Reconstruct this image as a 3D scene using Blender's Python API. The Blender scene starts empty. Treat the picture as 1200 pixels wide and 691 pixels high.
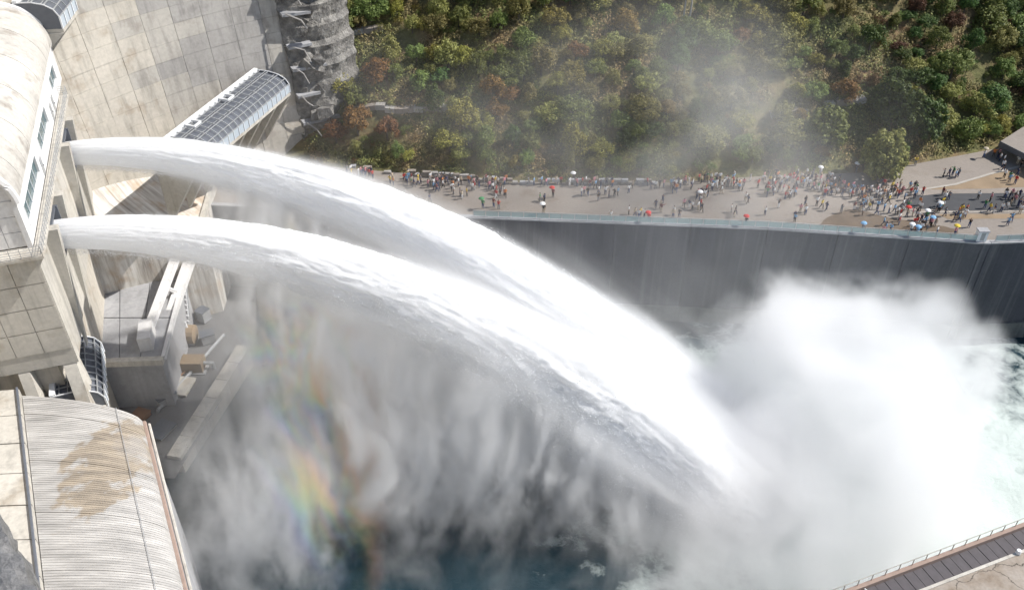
import bpy, bmesh, math, random
import numpy as np
from mathutils import Vector, Matrix, noise as mnoise
R = math.radians
rnd = random.Random(7)
sc = bpy.context.scene
col = sc.collection

# ---------------------------------------------------------------- camera, sky, sun, exposure
cam_d = bpy.data.cameras.new('camera'); cam = bpy.data.objects.new('camera', cam_d); col.objects.link(cam)
cam.location = (0, 0, 76); cam.rotation_euler = (R(90 - 38), 0, 0)
cam_d.sensor_width = 36; cam_d.lens = 36 * 1050 / 1200; cam_d.clip_start = .2; cam_d.clip_end = 6000
sc.camera = cam
SUN = Vector((1.0, .16, 1.10)).normalized()          # towards the sun
world = bpy.data.worlds.new('World'); sc.world = world; world.use_nodes = True
wn = world.node_tree; sky = wn.nodes.new('ShaderNodeTexSky'); sky.sky_type = 'NISHITA'; sky.sun_disc = False
sky.sun_elevation = math.asin(SUN.z); sky.sun_rotation = math.atan2(SUN.x, SUN.y)
wn.links.new(sky.outputs[0], wn.nodes['Background'].inputs[0]); wn.nodes['Background'].inputs[1].default_value = .10
sun_d = bpy.data.lights.new('sun', 'SUN'); sun_d.energy = 4.6; sun_d.angle = R(.5); sun_d.color = (1, .965, .91)
sun = bpy.data.objects.new('sun', sun_d); col.objects.link(sun); sun.location = SUN * 200
sun.rotation_euler = SUN.to_track_quat('Z', 'Y').to_euler()
vs = sc.view_settings; vs.view_transform = 'Standard'; vs.look = 'None'; vs.exposure = .38; vs.gamma = 1; vs.use_curve_mapping = False
cy = sc.cycles
sc.render.engine = 'CYCLES'
cy.max_bounces = 12; cy.diffuse_bounces = 4; cy.glossy_bounces = 2; cy.transmission_bounces = 4; cy.transparent_max_bounces = 12
cy.volume_bounces = 10; cy.volume_max_steps = 256; cy.volume_step_rate = 2.0
cy.use_denoising = True; cy.denoiser = 'OPENIMAGEDENOISE'
cy.use_adaptive_sampling = True; cy.adaptive_threshold = .03
cy.sample_clamp_indirect = 6

# ---------------------------------------------------------------- helpers
def link(o):
    col.objects.link(o); return o
def tag(o, label=None, cat=None, group=None, kind=None):
    if label: o['label'] = label
    if cat: o['category'] = cat
    if group: o['group'] = group
    if kind: o['kind'] = kind
    return o
def empty(name, loc=(0, 0, 0), rz=0, **k):
    o = link(bpy.data.objects.new(name, None)); o.empty_display_size = .2
    o.location = loc; o.rotation_euler = (0, 0, rz); return tag(o, **k)
def mesh_obj(name, me, mat=None, parent=None):
    if mat is not None and not me.materials:
        for m in (mat if isinstance(mat, (list, tuple)) else [mat]): me.materials.append(m)
    o = link(bpy.data.objects.new(name, me))
    if parent is not None: o.parent = parent
    return o
class MB:
    """collects boxes, bars, tubes and faces; build() links them as ONE mesh object"""
    def __init__(s): s.v = []; s.f = []; s.m = []
    def add(s, vs, fs, mi=0):
        b = len(s.v); s.v += [tuple(p) for p in vs]
        for q in fs: s.f.append(tuple(b + i for i in q)); s.m.append(mi)
        return s
    def hexa(s, lo, hi, mi=0):      # lo, hi: four corners each, same winding (ccw from above)
        return s.add(list(lo) + list(hi), [(3, 2, 1, 0), (4, 5, 6, 7), (0, 1, 5, 4), (1, 2, 6, 5), (2, 3, 7, 6), (3, 0, 4, 7)], mi)
    def box(s, x0, x1, y0, y1, z0, z1, mi=0):
        c = [(x0, y0), (x1, y0), (x1, y1), (x0, y1)]
        return s.hexa([(a, b, z0) for a, b in c], [(a, b, z1) for a, b in c], mi)
    def bar(s, p, q, w, h=None, mi=0, up=(0, 0, 1)):
        p = Vector(p); q = Vector(q); d = (q - p).normalized(); h = h or w
        u = Vector(up)
        if abs(d.dot(u)) > .97: u = Vector((1, 0, 0))
        a = d.cross(u).normalized() * (w / 2); b = a.cross(d).normalized() * (h / 2)
        return s.hexa([p - a - b, p + a - b, p + a + b, p - a + b], [q - a - b, q + a - b, q + a + b, q - a + b], mi)
    def tube(s, pts, rad, n=8, mi=0, cap=True):
        pts = [Vector(p) for p in pts]; b = len(s.v); k = len(pts)
        rad = rad if isinstance(rad, (list, tuple)) else [rad] * k
        for i, p in enumerate(pts):
            d = (pts[min(i + 1, k - 1)] - pts[max(i - 1, 0)]).normalized()
            u = Vector((0, 0, 1)) if abs(d.z) < .9 else Vector((1, 0, 0))
            a = d.cross(u).normalized(); c = a.cross(d).normalized()
            for j in range(n):
                t = 2 * math.pi * j / n; s.v.append(tuple(p + (a * math.cos(t) + c * math.sin(t)) * rad[i]))
        for i in range(k - 1):
            for j in range(n):
                s.f.append((b + i * n + j, b + i * n + (j + 1) % n, b + (i + 1) * n + (j + 1) % n, b + (i + 1) * n + j)); s.m.append(mi)
        if cap:
            s.f.append(tuple(b + j for j in range(n))[::-1]); s.m.append(mi)
            s.f.append(tuple(b + (k - 1) * n + j for j in range(n))); s.m.append(mi)
        return s
    def grid(s, P, nu, nv, mi=0):   # P: flat list, nv rows of nu
        b = len(s.v); s.v += [tuple(p) for p in P]
        for j in range(nv - 1):
            for i in range(nu - 1):
                a = b + j * nu + i; s.f.append((a, a + 1, a + nu + 1, a + nu)); s.m.append(mi)
        return s
    def mesh(s, name, smooth=False):
        me = bpy.data.meshes.new(name); me.from_pydata(s.v, [], s.f)
        me.polygons.foreach_set('material_index', s.m)
        if smooth: me.polygons.foreach_set('use_smooth', [True] * len(s.f))
        me.update(); return me
    def build(s, name, mat, parent=None, smooth=False):
        return mesh_obj(name, s.mesh(name, smooth), mat, parent)

class NT:
    def __init__(s, name):
        s.mat = bpy.data.materials.new(name); s.mat.use_nodes = True; s.t = s.mat.node_tree
        s.b = s.t.nodes['Principled BSDF']; s.out = s.t.nodes['Material Output']
    def n(s, typ, inp=None, **kw):
        x = s.t.nodes.new('ShaderNode' + typ)
        for k, v in kw.items(): setattr(x, k, v)
        for k, v in (inp or {}).items():
            if isinstance(v, bpy.types.NodeSocket): s.t.links.new(v, x.inputs[k])
            else: x.inputs[k].default_value = v
        return x
    def coord(s, kind='Object', scale=(1, 1, 1), rot=(0, 0, 0)):
        return s.n('Mapping', {'Vector': s.n('TexCoord').outputs[kind], 'Scale': scale, 'Rotation': rot}).outputs[0]
    def world(s, scale=(1, 1, 1), rot=(0, 0, 0)):
        return s.n('Mapping', {'Vector': s.n('NewGeometry').outputs['Position'], 'Scale': scale, 'Rotation': rot}).outputs[0]
    def noise(s, vec, scale=1., detail=5., rough=.55, out=0):
        return s.n('TexNoise', {'Vector': vec, 'Scale': scale, 'Detail': detail, 'Roughness': rough}).outputs[out]
    def ramp(s, fac, stops, interp='LINEAR'):
        r = s.n('ValToRGB', {'Fac': fac}); e = r.color_ramp; e.interpolation = interp
        while len(e.elements) < len(stops): e.elements.new(.5)
        for el, (p, c) in zip(e.elements, stops): el.position = p; el.color = tuple(c) + (1,) if len(c) == 3 else c
        return r.outputs[0]
    def mix(s, fac, a, b, mode='MIX'):
        m = s.n('MixRGB', blend_type=mode)
        for k, v in ((0, fac), (1, a), (2, b)):
            if isinstance(v, bpy.types.NodeSocket): s.t.links.new(v, m.inputs[k])
            else: m.inputs[k].default_value = v if k == 0 else tuple(v) + (1,)
        return m.outputs[0]
    def math(s, op, a, b=0.):
        m = s.n('Math', operation=op)
        for k, v in ((0, a), (1, b)):
            if isinstance(v, bpy.types.NodeSocket): s.t.links.new(v, m.inputs[k])
            else: m.inputs[k].default_value = v
        return m.outputs[0]
    def bump(s, h, strength=.3, dist=.1):
        s.t.links.new(s.n('Bump', {'Height': h, 'Strength': strength, 'Distance': dist}).outputs[0], s.b.inputs['Normal'])
    def done(s, color=None, rough=.8, spec=None, metal=None):
        if isinstance(color, bpy.types.NodeSocket): s.t.links.new(color, s.b.inputs['Base Color'])
        elif color is not None: s.b.inputs['Base Color'].default_value = tuple(color) + (1,)
        if isinstance(rough, bpy.types.NodeSocket): s.t.links.new(rough, s.b.inputs['Roughness'])
        else: s.b.inputs['Roughness'].default_value = rough
        if spec is not None: s.b.inputs['Specular IOR Level'].default_value = spec
        if metal is not None: s.b.inputs['Metallic'].default_value = metal
        return s.mat
# ---------------------------------------------------------------- the two jets
WATER_Z = -18.5
JETS = [dict(p=np.array((-51.2, 82.5, 20.)), v=np.array((25., -2., 4.)), r0=1.75, seed=3),
        dict(p=np.array((-57.0, 100.8, 20.)), v=np.array((26., -4.5, 5.)), r0=1.6, seed=8)]
G = np.array((0, 0, -9.81))
for J in JETS:
    vz = J['v'][2]; J['T'] = (vz + math.sqrt(vz * vz + 2 * 9.81 * (J['p'][2] - WATER_Z))) / 9.81
def jet_pos(J, t): return J['p'] + J['v'] * t[..., None] + .5 * G * (t ** 2)[..., None]
def jet_rad(J, t):   # width grows while the jet breaks up
    return J['r0'] * (1 + .58 * t + .11 * t * t)
def fbm(x, y, z, oct=4):
    return mnoise.fractal(Vector((x, y, z)), 1.0, 2.0, oct)
m = NT('white_water'); g = m.n('NewGeometry')
tr = m.n('BsdfTranslucent', {'Color': (.97, .975, .98, 1)}); mx = m.n('MixShader', {0: .45, 1: m.b.outputs[0], 2: tr.outputs[0]}); m.t.links.new(mx.outputs[0], m.out.inputs['Surface'])
WHITE_WATER = m.done((.96, .965, .97), .8, .1)
def make_jet(J, label):
    n, k = 128, 360
    ts = np.linspace(0, J['T'], k); P = jet_pos(J, ts); rad = jet_rad(J, ts)
    V = J['v'] + G * ts[:, None]; V /= np.linalg.norm(V, axis=1)[:, None]
    V_ = V; A = np.cross(V, (0, 0, 1.)); A /= np.linalg.norm(A, axis=1)[:, None]; B = np.cross(A, V)
    mb = MB(); pts = []
    s = np.concatenate([[0], np.cumsum(np.linalg.norm(np.diff(P, axis=0), axis=1))])
    for i in range(k):
        grow = min(1, s[i] / 25.)
        for j in range(n):
            a = 2 * math.pi * j / n; ca, sa = math.cos(a), math.sin(a)
            w = fbm(s[i] * .05, ca * 2.2 + J['seed'], sa * 2.2, 3) * .12 + fbm(s[i] * .28, ca * 5 + J['seed'], sa * 5, 4) * .06 * (1.3 - .5 * sa)
            thin = .90 - .14 * (ts[i] / J['T']) ** 2.5
            r = rad[i] * (thin + grow * (w + .045 * fbm(s[i] * .9, ca * 12 + J['seed'], sa * 12, 3)) + .02 * fbm(s[i] * .3, ca * 9, sa * 9, 2))
            low = 1 + (.35 * grow if sa < 0 else 0)                # the underside hangs down
            pts.append(P[i] + (A[i] * ca + B[i] * sa * low) * r)
    b = 0; mb.v = [tuple(p) for p in pts]
    for i in range(k - 1):
        for j in range(n):
            mb.f.append((i * n + j, i * n + (j + 1) % n, (i + 1) * n + (j + 1) % n, (i + 1) * n + j)); mb.m.append(0)
    mb.f.append(tuple(range(n))); mb.m.append(0)
    o = mb.build('water_jet', WHITE_WATER, smooth=True)
    q = np.random.RandomState(J['seed']); nf = 80000            # torn flakes and drops of water along the skin of the jet
    i = np.minimum(k - 1, (k * (.02 + .98 * q.rand(nf) ** .8)).astype(int)); a = q.normal(-1.0, 1.4, nf); ca, sa = np.cos(a)[:, None], np.sin(a)[:, None]; u = (ts[i] / J['T'])[:, None]
    clump = np.array([fbm(s[j] * .25, math.cos(x) * 4, math.sin(x) * 4 + J['seed'], 3) for j, x in zip(i, a)])[:, None]
    e = .90 + np.minimum(np.abs(q.normal(0, 1, (nf, 1))), 2.0) * (.04 + .10 * u) * np.where(sa < 0, 1.7, .7) * np.clip(.8 + 1.2 * clump, .2, 2)
    c = P[i] + (A[i] * ca + B[i] * sa * np.where(sa < 0, 1.35, 1.0)) * rad[i][:, None] * e
    l = q.uniform(.025, .095, (nf, 1)) * (.6 + .7 * u); w = l * q.uniform(.3, .6, (nf, 1)); d1 = V_[i] + .3 * q.normal(0, 1, (nf, 3)); d2 = np.cross(d1, q.normal(0, 1, (nf, 3))); d2 /= np.linalg.norm(d2, axis=1)[:, None] + 1e-6
    V = np.stack([c - d1 * l, c + d2 * w, c + d1 * l, c - d2 * w], 1).reshape(-1, 3); F = np.arange(nf * 4).reshape(-1, 4).tolist()
    me = bpy.data.meshes.new('torn_water'); me.from_pydata(V.tolist(), [], F); tag(mesh_obj('torn_water', me, WHITE_WATER, o), kind='stuff')
    return tag(o, label, 'water jet', 'water jets from the dam outlets')
make_jet(JETS[0], 'thick white water jet arching in front, from the lower of the two outlets')
make_jet(JETS[1], 'white water jet arching behind, starting beside the streaked concrete chute')

# ---------------------------------------------------------------- spray: one density field sampled on a grid
def lattice(X, Y, Z, seed, per=64):
    r = np.random.RandomState(seed).rand(per, per, per).astype(np.float32)
    def sp(a):
        i = np.floor(a).astype(np.int32); f = (a - i).astype(np.float32); return i % per, (i + 1) % per, f * f * (3 - 2 * f)
    x0, x1, fx = sp(X); y0, y1, fy = sp(Y); z0, z1, fz = sp(Z)
    c00 = r[x0, y0, z0] * (1 - fx) + r[x1, y0, z0] * fx; c10 = r[x0, y1, z0] * (1 - fx) + r[x1, y1, z0] * fx
    c01 = r[x0, y0, z1] * (1 - fx) + r[x1, y0, z1] * fx; c11 = r[x0, y1, z1] * (1 - fx) + r[x1, y1, z1] * fx
    return (c00 * (1 - fy) + c10 * fy) * (1 - fz) + (c01 * (1 - fy) + c11 * fy) * fz
def vfbm(X, Y, Z, seed, oct=4, gain=.5):
    a, s, t = 1., 0., 0.
    for o in range(oct):
        s = s + a * lattice(X, Y, Z, seed + o); t += a; a *= gain; X, Y, Z = X * 2.03 + 5.1, Y * 2.01 + 1.7, Z * 2.02 + 9.2
    return s / t
def sstep(a, b, x):
    t = np.clip((x - a) / (b - a), 0, 1); return t * t * (3 - 2 * t)
def spray_field(X, Y, Z):
    D = np.zeros_like(X)
    # falling curtains and loose spray round each jet
    wx = vfbm(X * .06, Y * .06, Z * .06, 11, 3) - .5; wy = vfbm(X * .06, Y * .06, Z * .06, 21, 3) - .5
    for J in JETS:
        vx, vy = J['v'][0], J['v'][1]
        t = np.clip((X - J['p'][0]) / vx, 0, J['T'] + .5); rad = jet_rad(J, t)
        cy_ = J['p'][1] + vy * t; cz = J['p'][2] + J['v'][2] * t - 4.905 * t * t
        slope = (J['v'][2] - 9.81 * t) / vx; cosl = 1 / np.sqrt(1 + slope ** 2)
        dz = (Z - cz) * cosl; dy = Y - cy_ + wy * 2 * (t / 3)
        st = vfbm(X * .10 + Z * .05, Y * .5, (Z - cz) * .5, 31 + J['seed'], 4, .6)
        r = np.sqrt(dy ** 2 + (dz * np.where(dz < 0, .62, 1.0)) ** 2)
        w = .10 + .28 * t + .10 * t * t
        w = w * np.where(dz > 0, .55, 1.0)
        shell = np.exp(-np.clip(r - rad * .78, 0, 99) / (w * (.25 + 1.2 * st)))
        D += np.where(X > J['p'][0] - .2, 1, 0) * shell * (.15 + .7 * np.clip(t, 0, 1.2)) * np.clip((st - .28) * 3.4, .12, 2)
        # rain under the jet: streaks that fall steeply and lag behind
        below = np.clip(cz - Z, 0, 99); lag = X + below * .15
        stk = vfbm(lag * .52 + wx * 5, Y * .52 + wy * 6.0, Z * .065 + wx * 3, 41 + J['seed'], 5, .66)
        clump = vfbm(X * .09 + wx, Y * .09, Z * .07, 51 + J['seed'], 3)
        side = np.exp(-(dy / (2.4 + .22 * below + 1.5 * t)) ** 2)
        prof = sstep(.6, 1.15, t) * np.exp(-below / 46) * sstep(0, 2, cz - Z)
        rg = 1 - np.abs(2 * vfbm(lag * .34 + wx * 6, Y * .34 + wy * 6, Z * .10 + wx * 3, 61 + J['seed'], 4, .55) - 1)
        D += side * prof * .145 * (.35 + 1.9 * np.clip(rg - .55, 0, 1) / .45) * np.clip((stk - .46) * 12, .03, 4) * np.clip((clump - .38) * 6, .04, 2.0)
    return D, wx, wy
# ---------------------------------------------------------------- layout helper: a sight line of the photograph met with a known height or distance
FW = Vector((0, math.cos(R(38)), -math.sin(R(38)))); UPV = Vector((0, math.sin(R(38)), math.cos(R(38))))
def at(x, y, z=None, Y=None):
    r = FW + Vector((1, 0, 0)) * ((x - 600) / 1050) - UPV * ((y - 345.5) / 1050)
    t = (z - 76) / r.z if z is not None else Y / r.y
    return Vector((0, 0, 76)) + r * t
def seen(p):
    d = Vector(p) - Vector((0, 0, 76)); w = d.dot(FW)
    return 600 + 1050 * d.x / w, 345.5 - 1050 * d.dot(UPV) / w
ORD = ['leftmost', 'second from left', 'third from left', 'fourth from left', 'fifth from left', 'sixth from left', 'seventh from left', 'eighth from left', 'ninth from left', 'tenth from left', 'eleventh from left', 'twelfth from left']
def single_out(objs):
    """labels that came out alike get their order from the left"""
    d = {}
    for o in objs: d.setdefault(o['label'], []).append(o)
    for l, os_ in d.items():
        if len(os_) > 1:
            os_.sort(key=lambda o: seen(o.location)[0])
            for i, o in enumerate(os_):
                o['label'] = l + ', ' + (ORD[i] if i < len(ORD) else 'far right'); 
                if i == len(os_) - 1 and i > 0: o['label'] = l + ', rightmost'
# ---------------------------------------------------------------- materials
def concrete(name, base, stain=(.20, .15, .10), streak=.35, wet=0., rough=.85, bump=.25, stain_amt=.45, sscale=1., pale=0.):
    m = NT(name); w = m.world()
    big = m.noise(w, .12 * sscale, 4); fine = m.noise(w, 2.2, 6, .65)
    st = m.noise(m.world((.9 * sscale, .9 * sscale, .045)), 1.0, 5, .6)          # run-off streaks, long in z
    c = m.mix(m.ramp(big, [(.35, (0, 0, 0)), (.7, (1, 1, 1))]), tuple(b * .86 for b in base), tuple(min(.8, b * 1.10) for b in base))
    c = m.mix(m.math('MULTIPLY', m.ramp(st, [(.5, (0, 0, 0)), (.72, (1, 1, 1))]), streak), c, tuple(b * .45 for b in base))
    c = m.mix(m.math('MULTIPLY', m.ramp(m.noise(w, .35 * sscale, 5), [(.56, (0, 0, 0)), (.7, (1, 1, 1))]), stain_amt), c, stain)
    if pale: c = m.mix(m.math('MULTIPLY', m.ramp(m.noise(m.world((1.6 * sscale, 1.6 * sscale, .03)), 1.0, 6, .65), [(.52, (0, 0, 0)), (.70, (1, 1, 1))]), pale), c, (.26, .265, .26))
    c = m.mix(.35, c, m.ramp(fine, [(.3, (.6, .6, .6)), (.7, (1.15, 1.15, 1.15))]), 'MULTIPLY')
    m.bump(fine, bump, .05)
    return m.done(c, rough)
C_DAM = concrete('dam_concrete', (.52, .48, .415), (.32, .25, .18), .6, stain_amt=.5)
C_DAMP = concrete('damp_concrete', (.37, .352, .33), (.14, .13, .12), .6, rough=.6, stain_amt=.4)
C_PALE = concrete('pale_concrete', (.53, .50, .445), (.28, .22, .15), .6)
C_WHITE = concrete('white_painted_concrete', (.72, .71, .70), (.40, .36, .31), .18, stain_amt=.18)
C_GREY = concrete('grey_concrete', (.36, .36, .37), (.20, .20, .20), .3)
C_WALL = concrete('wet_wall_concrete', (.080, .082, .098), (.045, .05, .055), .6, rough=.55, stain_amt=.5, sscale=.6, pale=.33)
C_MID = concrete('half_damp_concrete', (.445, .418, .375), (.22, .19, .16), .6, stain_amt=.5)
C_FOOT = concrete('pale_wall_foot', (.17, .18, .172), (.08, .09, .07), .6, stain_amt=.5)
C_YARD = concrete('wet_yard', (.15, .148, .15), (.07, .065, .06), 0, stain_amt=.6)
C_TERR = concrete('terrace_concrete', (.255, .222, .192), (.17, .135, .10), 0, stain_amt=.6, sscale=.5)
def plain(name, c, rough=.6, metal=None, var=.25, scale=1.5):
    m = NT(name); n = m.noise(m.world(), scale, 4)
    return m.done(m.mix(n, tuple(x * (1 - var) for x in c), tuple(min(.95, x * (1 + var)) for x in c)), rough, metal=metal)
STEEL_W = plain('white_steel', (.74, .75, .76), .4); STEEL_D = plain('dark_steel', (.11, .12, .14), .45)
STEEL_G = plain('galvanised_steel', (.42, .43, .44), .45, .4); ASPHALT = plain('asphalt', (.055, .056, .06), .85, var=.35, scale=.6)
SOIL = plain('bare_soil', (.13, .098, .07), .95, var=.4, scale=.5); EARTH = plain('tan_earth', (.25, .185, .12), .95, var=.35, scale=.4)
KERB = plain('kerb_stone', (.36, .33, .29), .85); RUST = plain('rusty_brown', (.22, .12, .07), .8)
m = NT('teal_glass'); GLASS_T = m.done((.045, .10, .115), .12, .6)
m = NT('pale_glass'); m.b.inputs['Alpha'].default_value = .55; GLASS_P = m.done((.45, .60, .60), .08, .6)
m = NT('blue_glass'); GLASS_B = m.done((.42, .47, .52), .3, .5)

# ---------------------------------------------------------------- water of the plunge pool
def water_mat():
    m = NT('pool_water'); w = m.world()
    fl = m.noise(m.n('VectorMath', {0: w, 1: m.n('VectorMath', {0: m.noise(w, .07, 3, out=1), 'Scale': 7.}, operation='SCALE').outputs[0]}, operation='ADD').outputs[0], .22, 7, .68)
    d = m.n('VectorMath', {0: w, 1: (52, 78, WATER_Z)}, operation='DISTANCE').outputs['Value']
    edge = m.math('MULTIPLY', m.math('SUBTRACT', 44., d), .0145)                     # foam is thick round the strike and thins out
    foam = m.ramp(m.math('ADD', fl, edge), [(.52, (0, 0, 0)), (.62, (.45, .45, .45)), (.80, (1, 1, 1))])
    c = m.mix(foam, (.014, .036, .048), (.49, .555, .53))
    m.t.links.new(m.math('ADD', .12, m.math('MULTIPLY', foam, .6)), m.b.inputs['Roughness'])
    m.bump(m.math('ADD', m.noise(w, .5, 5), fl), .5, .5)
    return m.done(c, m.math('ADD', .12, m.math('MULTIPLY', foam, .6)))
mb = MB(); nx, ny = 130, 90; P = []
for j in range(ny):
    for i in range(nx):
        x, y = -75 + 1.6 * i, 18 + 1.2 * j
        k = math.exp(-(((x - 62) / 45) ** 2 + ((y - 82) / 30) ** 2))
        P.append((x, y, WATER_Z + k * 1.0 * fbm(x * .16, y * .16, 3, 5) + .06 * fbm(x * .4, y * .4, 9, 3)))
WATER = tag(mb.grid(P, nx, ny).build('water', water_mat(), smooth=True), kind='structure')

# ---------------------------------------------------------------- far bank: terrace, retaining wall, roads
EDGE = [(-62, 121.5), (-7.3, 116.6), (38.9, 113.4), (70.0, 109.6)]
EDGE2 = [(71.2, 109.6), (92, 111.0), (135, 113.5)]
def edge_y(x):
    pts = EDGE + EDGE2
    for (a, b), (c, d) in zip(pts, pts[1:]):
        if x <= c: return b + (d - b) * (x - a) / (c - a)
    return pts[-1][1]
FOOT = [(-64, 142), (-32, 133.0), (0, 127.8), (25, 127.6), (42, 129.8), (60, 131), (72, 135), (90, 141), (150, 156)]
def foot_y(x):
    for (a, b), (c, d) in zip(FOOT, FOOT[1:]):
        if x <= c: return b + (d - b) * (x - a) / (c - a)
    return FOOT[-1][1]
mb = MB(); xs = [-62 + 3 * i for i in range(66)]; P = []
for x in xs: P.append((x, edge_y(x), 0))
for x in xs: P.append((x, foot_y(x) + 4, 0))
tag(mb.grid(P, len(xs), 2).build('terrace_pavement', C_TERR), kind='structure')
def strip(name, pts, w, z, mat, n=4):   # road-like ribbon
    L, Rr = [], []
    for i, p in enumerate(pts):
        p = Vector(p); d = (Vector(pts[min(i + 1, len(pts) - 1)]) - Vector(pts[max(i - 1, 0)])).normalized(); a = Vector((-d.y, d.x)) * w / 2
        L.append((p.x + a.x, p.y + a.y, z)); Rr.append((p.x - a.x, p.y - a.y, z))
    return tag(MB().grid(Rr + L, len(pts), 2).build(name, mat), kind='structure')
def flat(at_px, z, name, mat, jag=0):
    pts = [at(x, y, 0) for x, y in at_px]; v = []
    for a, b in zip(pts, pts[1:] + pts[:1]):
        for k in range(5):
            q = a.lerp(b, k / 5); v.append((q.x + jag * rnd.uniform(-1, 1), q.y + jag * rnd.uniform(-1, 1), z))
    bm = bmesh.new(); f = bm.faces.new([bm.verts.new(p) for p in v]); bmesh.ops.triangulate(bm, faces=[f]); bm.normal_update()
    for f in bm.faces:
        if f.normal.z < 0: f.normal_flip()
    me = bpy.data.meshes.new(name); bm.to_mesh(me); bm.free()
    return tag(mesh_obj(name, me, mat), kind='structure')
flat([(955, 266), (975, 252), (1000, 244), (1030, 252), (1085, 262), (1120, 268), (1130, 279), (1040, 275)], .008, 'dirt_patch', SOIL, .25)
flat([(1050, 243), (1066, 231), (1100, 227), (1210, 226), (1210, 246), (1120, 247)], .008, 'asphalt_road', ASPHALT)
flat([(1100, 251), (1210, 250), (1210, 256), (1110, 257)], .012, 'dirt_verge', EARTH, .12)
flat([(1078, 222), (1120, 217), (1165, 204), (1215, 193), (1215, 219), (1120, 222)], .010, 'earth_bank', EARTH, .1)
strip('kerb_line', [at(1076, 223, 0).xy, at(1120, 216, 0).xy, at(1160, 204, 0).xy, at(1215, 190, 0).xy], .45, .05, KERB)
strip('road_kerb', [at(1066, 249, 0).xy, at(1120, 248.6, 0).xy, at(1215, 247.6, 0).xy], .3, .06, KERB)
# retaining wall, bay by bay
wall = empty('retaining_wall', (0, 113, -18.5), label='tall dark wet concrete retaining wall below the crowded terrace', cat='wall')
def wall_bays(pts):
    for (x0, y0), (x1, y1) in zip(pts, pts[1:]):
        L = math.hypot(x1 - x0, y1 - y0); n = max(1, round(L / 11)); d = Vector((x1 - x0, y1 - y0)) / L; nr = Vector((d.y, -d.x))
        for i in range(n):
            a = Vector((x0, y0)) + d * (L * i / n + .03); b = Vector((x0, y0)) + d * (L * (i + 1) / n - .03)
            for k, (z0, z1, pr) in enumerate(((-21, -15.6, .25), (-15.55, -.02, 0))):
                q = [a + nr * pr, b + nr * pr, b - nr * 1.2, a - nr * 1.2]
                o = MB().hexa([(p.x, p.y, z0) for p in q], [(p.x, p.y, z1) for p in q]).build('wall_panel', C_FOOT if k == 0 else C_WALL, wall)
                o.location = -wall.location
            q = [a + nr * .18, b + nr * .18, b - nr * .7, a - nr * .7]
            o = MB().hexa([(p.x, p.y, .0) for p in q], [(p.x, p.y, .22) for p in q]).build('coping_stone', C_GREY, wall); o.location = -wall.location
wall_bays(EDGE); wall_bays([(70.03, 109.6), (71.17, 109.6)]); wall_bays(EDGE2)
# glass railing along the coping
def railing(pts, label, step=2.0):
    r = empty('glass_railing', (pts[0][0], pts[0][1], .22), label=label, cat='railing', group='railings along the terrace edge')
    for (x0, y0), (x1, y1) in zip(pts, pts[1:]):
        L = math.hypot(x1 - x0, y1 - y0); n = max(1, round(L / step)); d = Vector((x1 - x0, y1 - y0)) / L
        post = MB().box(-.035, .035, -.035, .035, 0, 1.1).mesh('post'); pane = MB().box(.06, L / n - .06, -.008, .008, .12, 1.0).mesh('glass_pane')
        for i in range(n + 1):
            p = Vector((x0, y0)) + d * (L * i / n)
            loc = (p.x - pts[0][0], p.y - pts[0][1] + .25, 0)
            o = mesh_obj('post', post, STEEL_G, r); o.location = loc
            if i < n:
                o = mesh_obj('glass_pane', pane, GLASS_P, r); o.location = loc; o.rotation_euler = (0, 0, math.atan2(d.y, d.x))
        o = MB().bar((x0 - pts[0][0], y0 - pts[0][1] + .25, 1.12), (x1 - pts[0][0], y1 - pts[0][1] + .25, 1.12), .07, .05).build('handrail', STEEL_G, r)
def sub(pts, xa, xb): return [(xa, edge_y(xa))] + [p for p in pts if xa < p[0] < xb] + [(xb, edge_y(xb))]
railing(sub(EDGE, -6, 69.3), 'long glass railing along the terrace edge above the dark wall')
railing(sub(EDGE2, 71.8, 112), 'short glass railing beyond the gap at the right edge')
# ---------------------------------------------------------------- wooded slope
def hill_z(x, y):
    d = y - foot_y(x)
    if d <= 0: return -.05
    z = .62 * d + .10 * max(0, min(d, 12))
    for s0 in (9.0, 21.0, 33.0):                         # old benches cut into the slope
        z += .9 * (1 / (1 + math.exp(-(d - s0 - 2.0 * math.sin(x * .05)) * 1.6)))
    return z + min(1, d / 4) * (.9 * fbm(x * .07, y * .07, 1.3, 4) + .35 * fbm(x * .3, y * .3, 5, 3))
m = NT('slope_ground'); w = m.world(); a = m.noise(w, .16, 6, .65); b = m.noise(w, 1.1, 5, .6)
c = m.ramp(a, [(.30, (.060, .070, .022)), (.45, (.13, .125, .045)), (.58, (.19, .145, .07)), (.72, (.21, .125, .07))])
c = m.mix(.6, c, m.ramp(b, [(.3, (.45, .45, .45)), (.7, (1.3, 1.3, 1.3))]), 'MULTIPLY'); m.bump(b, .8, .4)
HILL_M = m.done(c, .95)
mb = MB(); nx, ny = 150, 70; P = []
for j in range(ny):
    for i in range(nx):
        x = -66 + i * 1.5; y = foot_y(x) - .6 + j * 1.15
        P.append((x, y, hill_z(x, y)))
for i in range(nx):                                        # carries on up the mountain out of sight
    x = -66 + i * 1.5; y = foot_y(x) + 260; P.append((x * 1.3, y, 190 + 12 * fbm(x * .02, y * .02, 0, 3)))
tag(mb.grid(P, nx, ny + 1).build('hillside', HILL_M, smooth=True), kind='structure')
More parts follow.
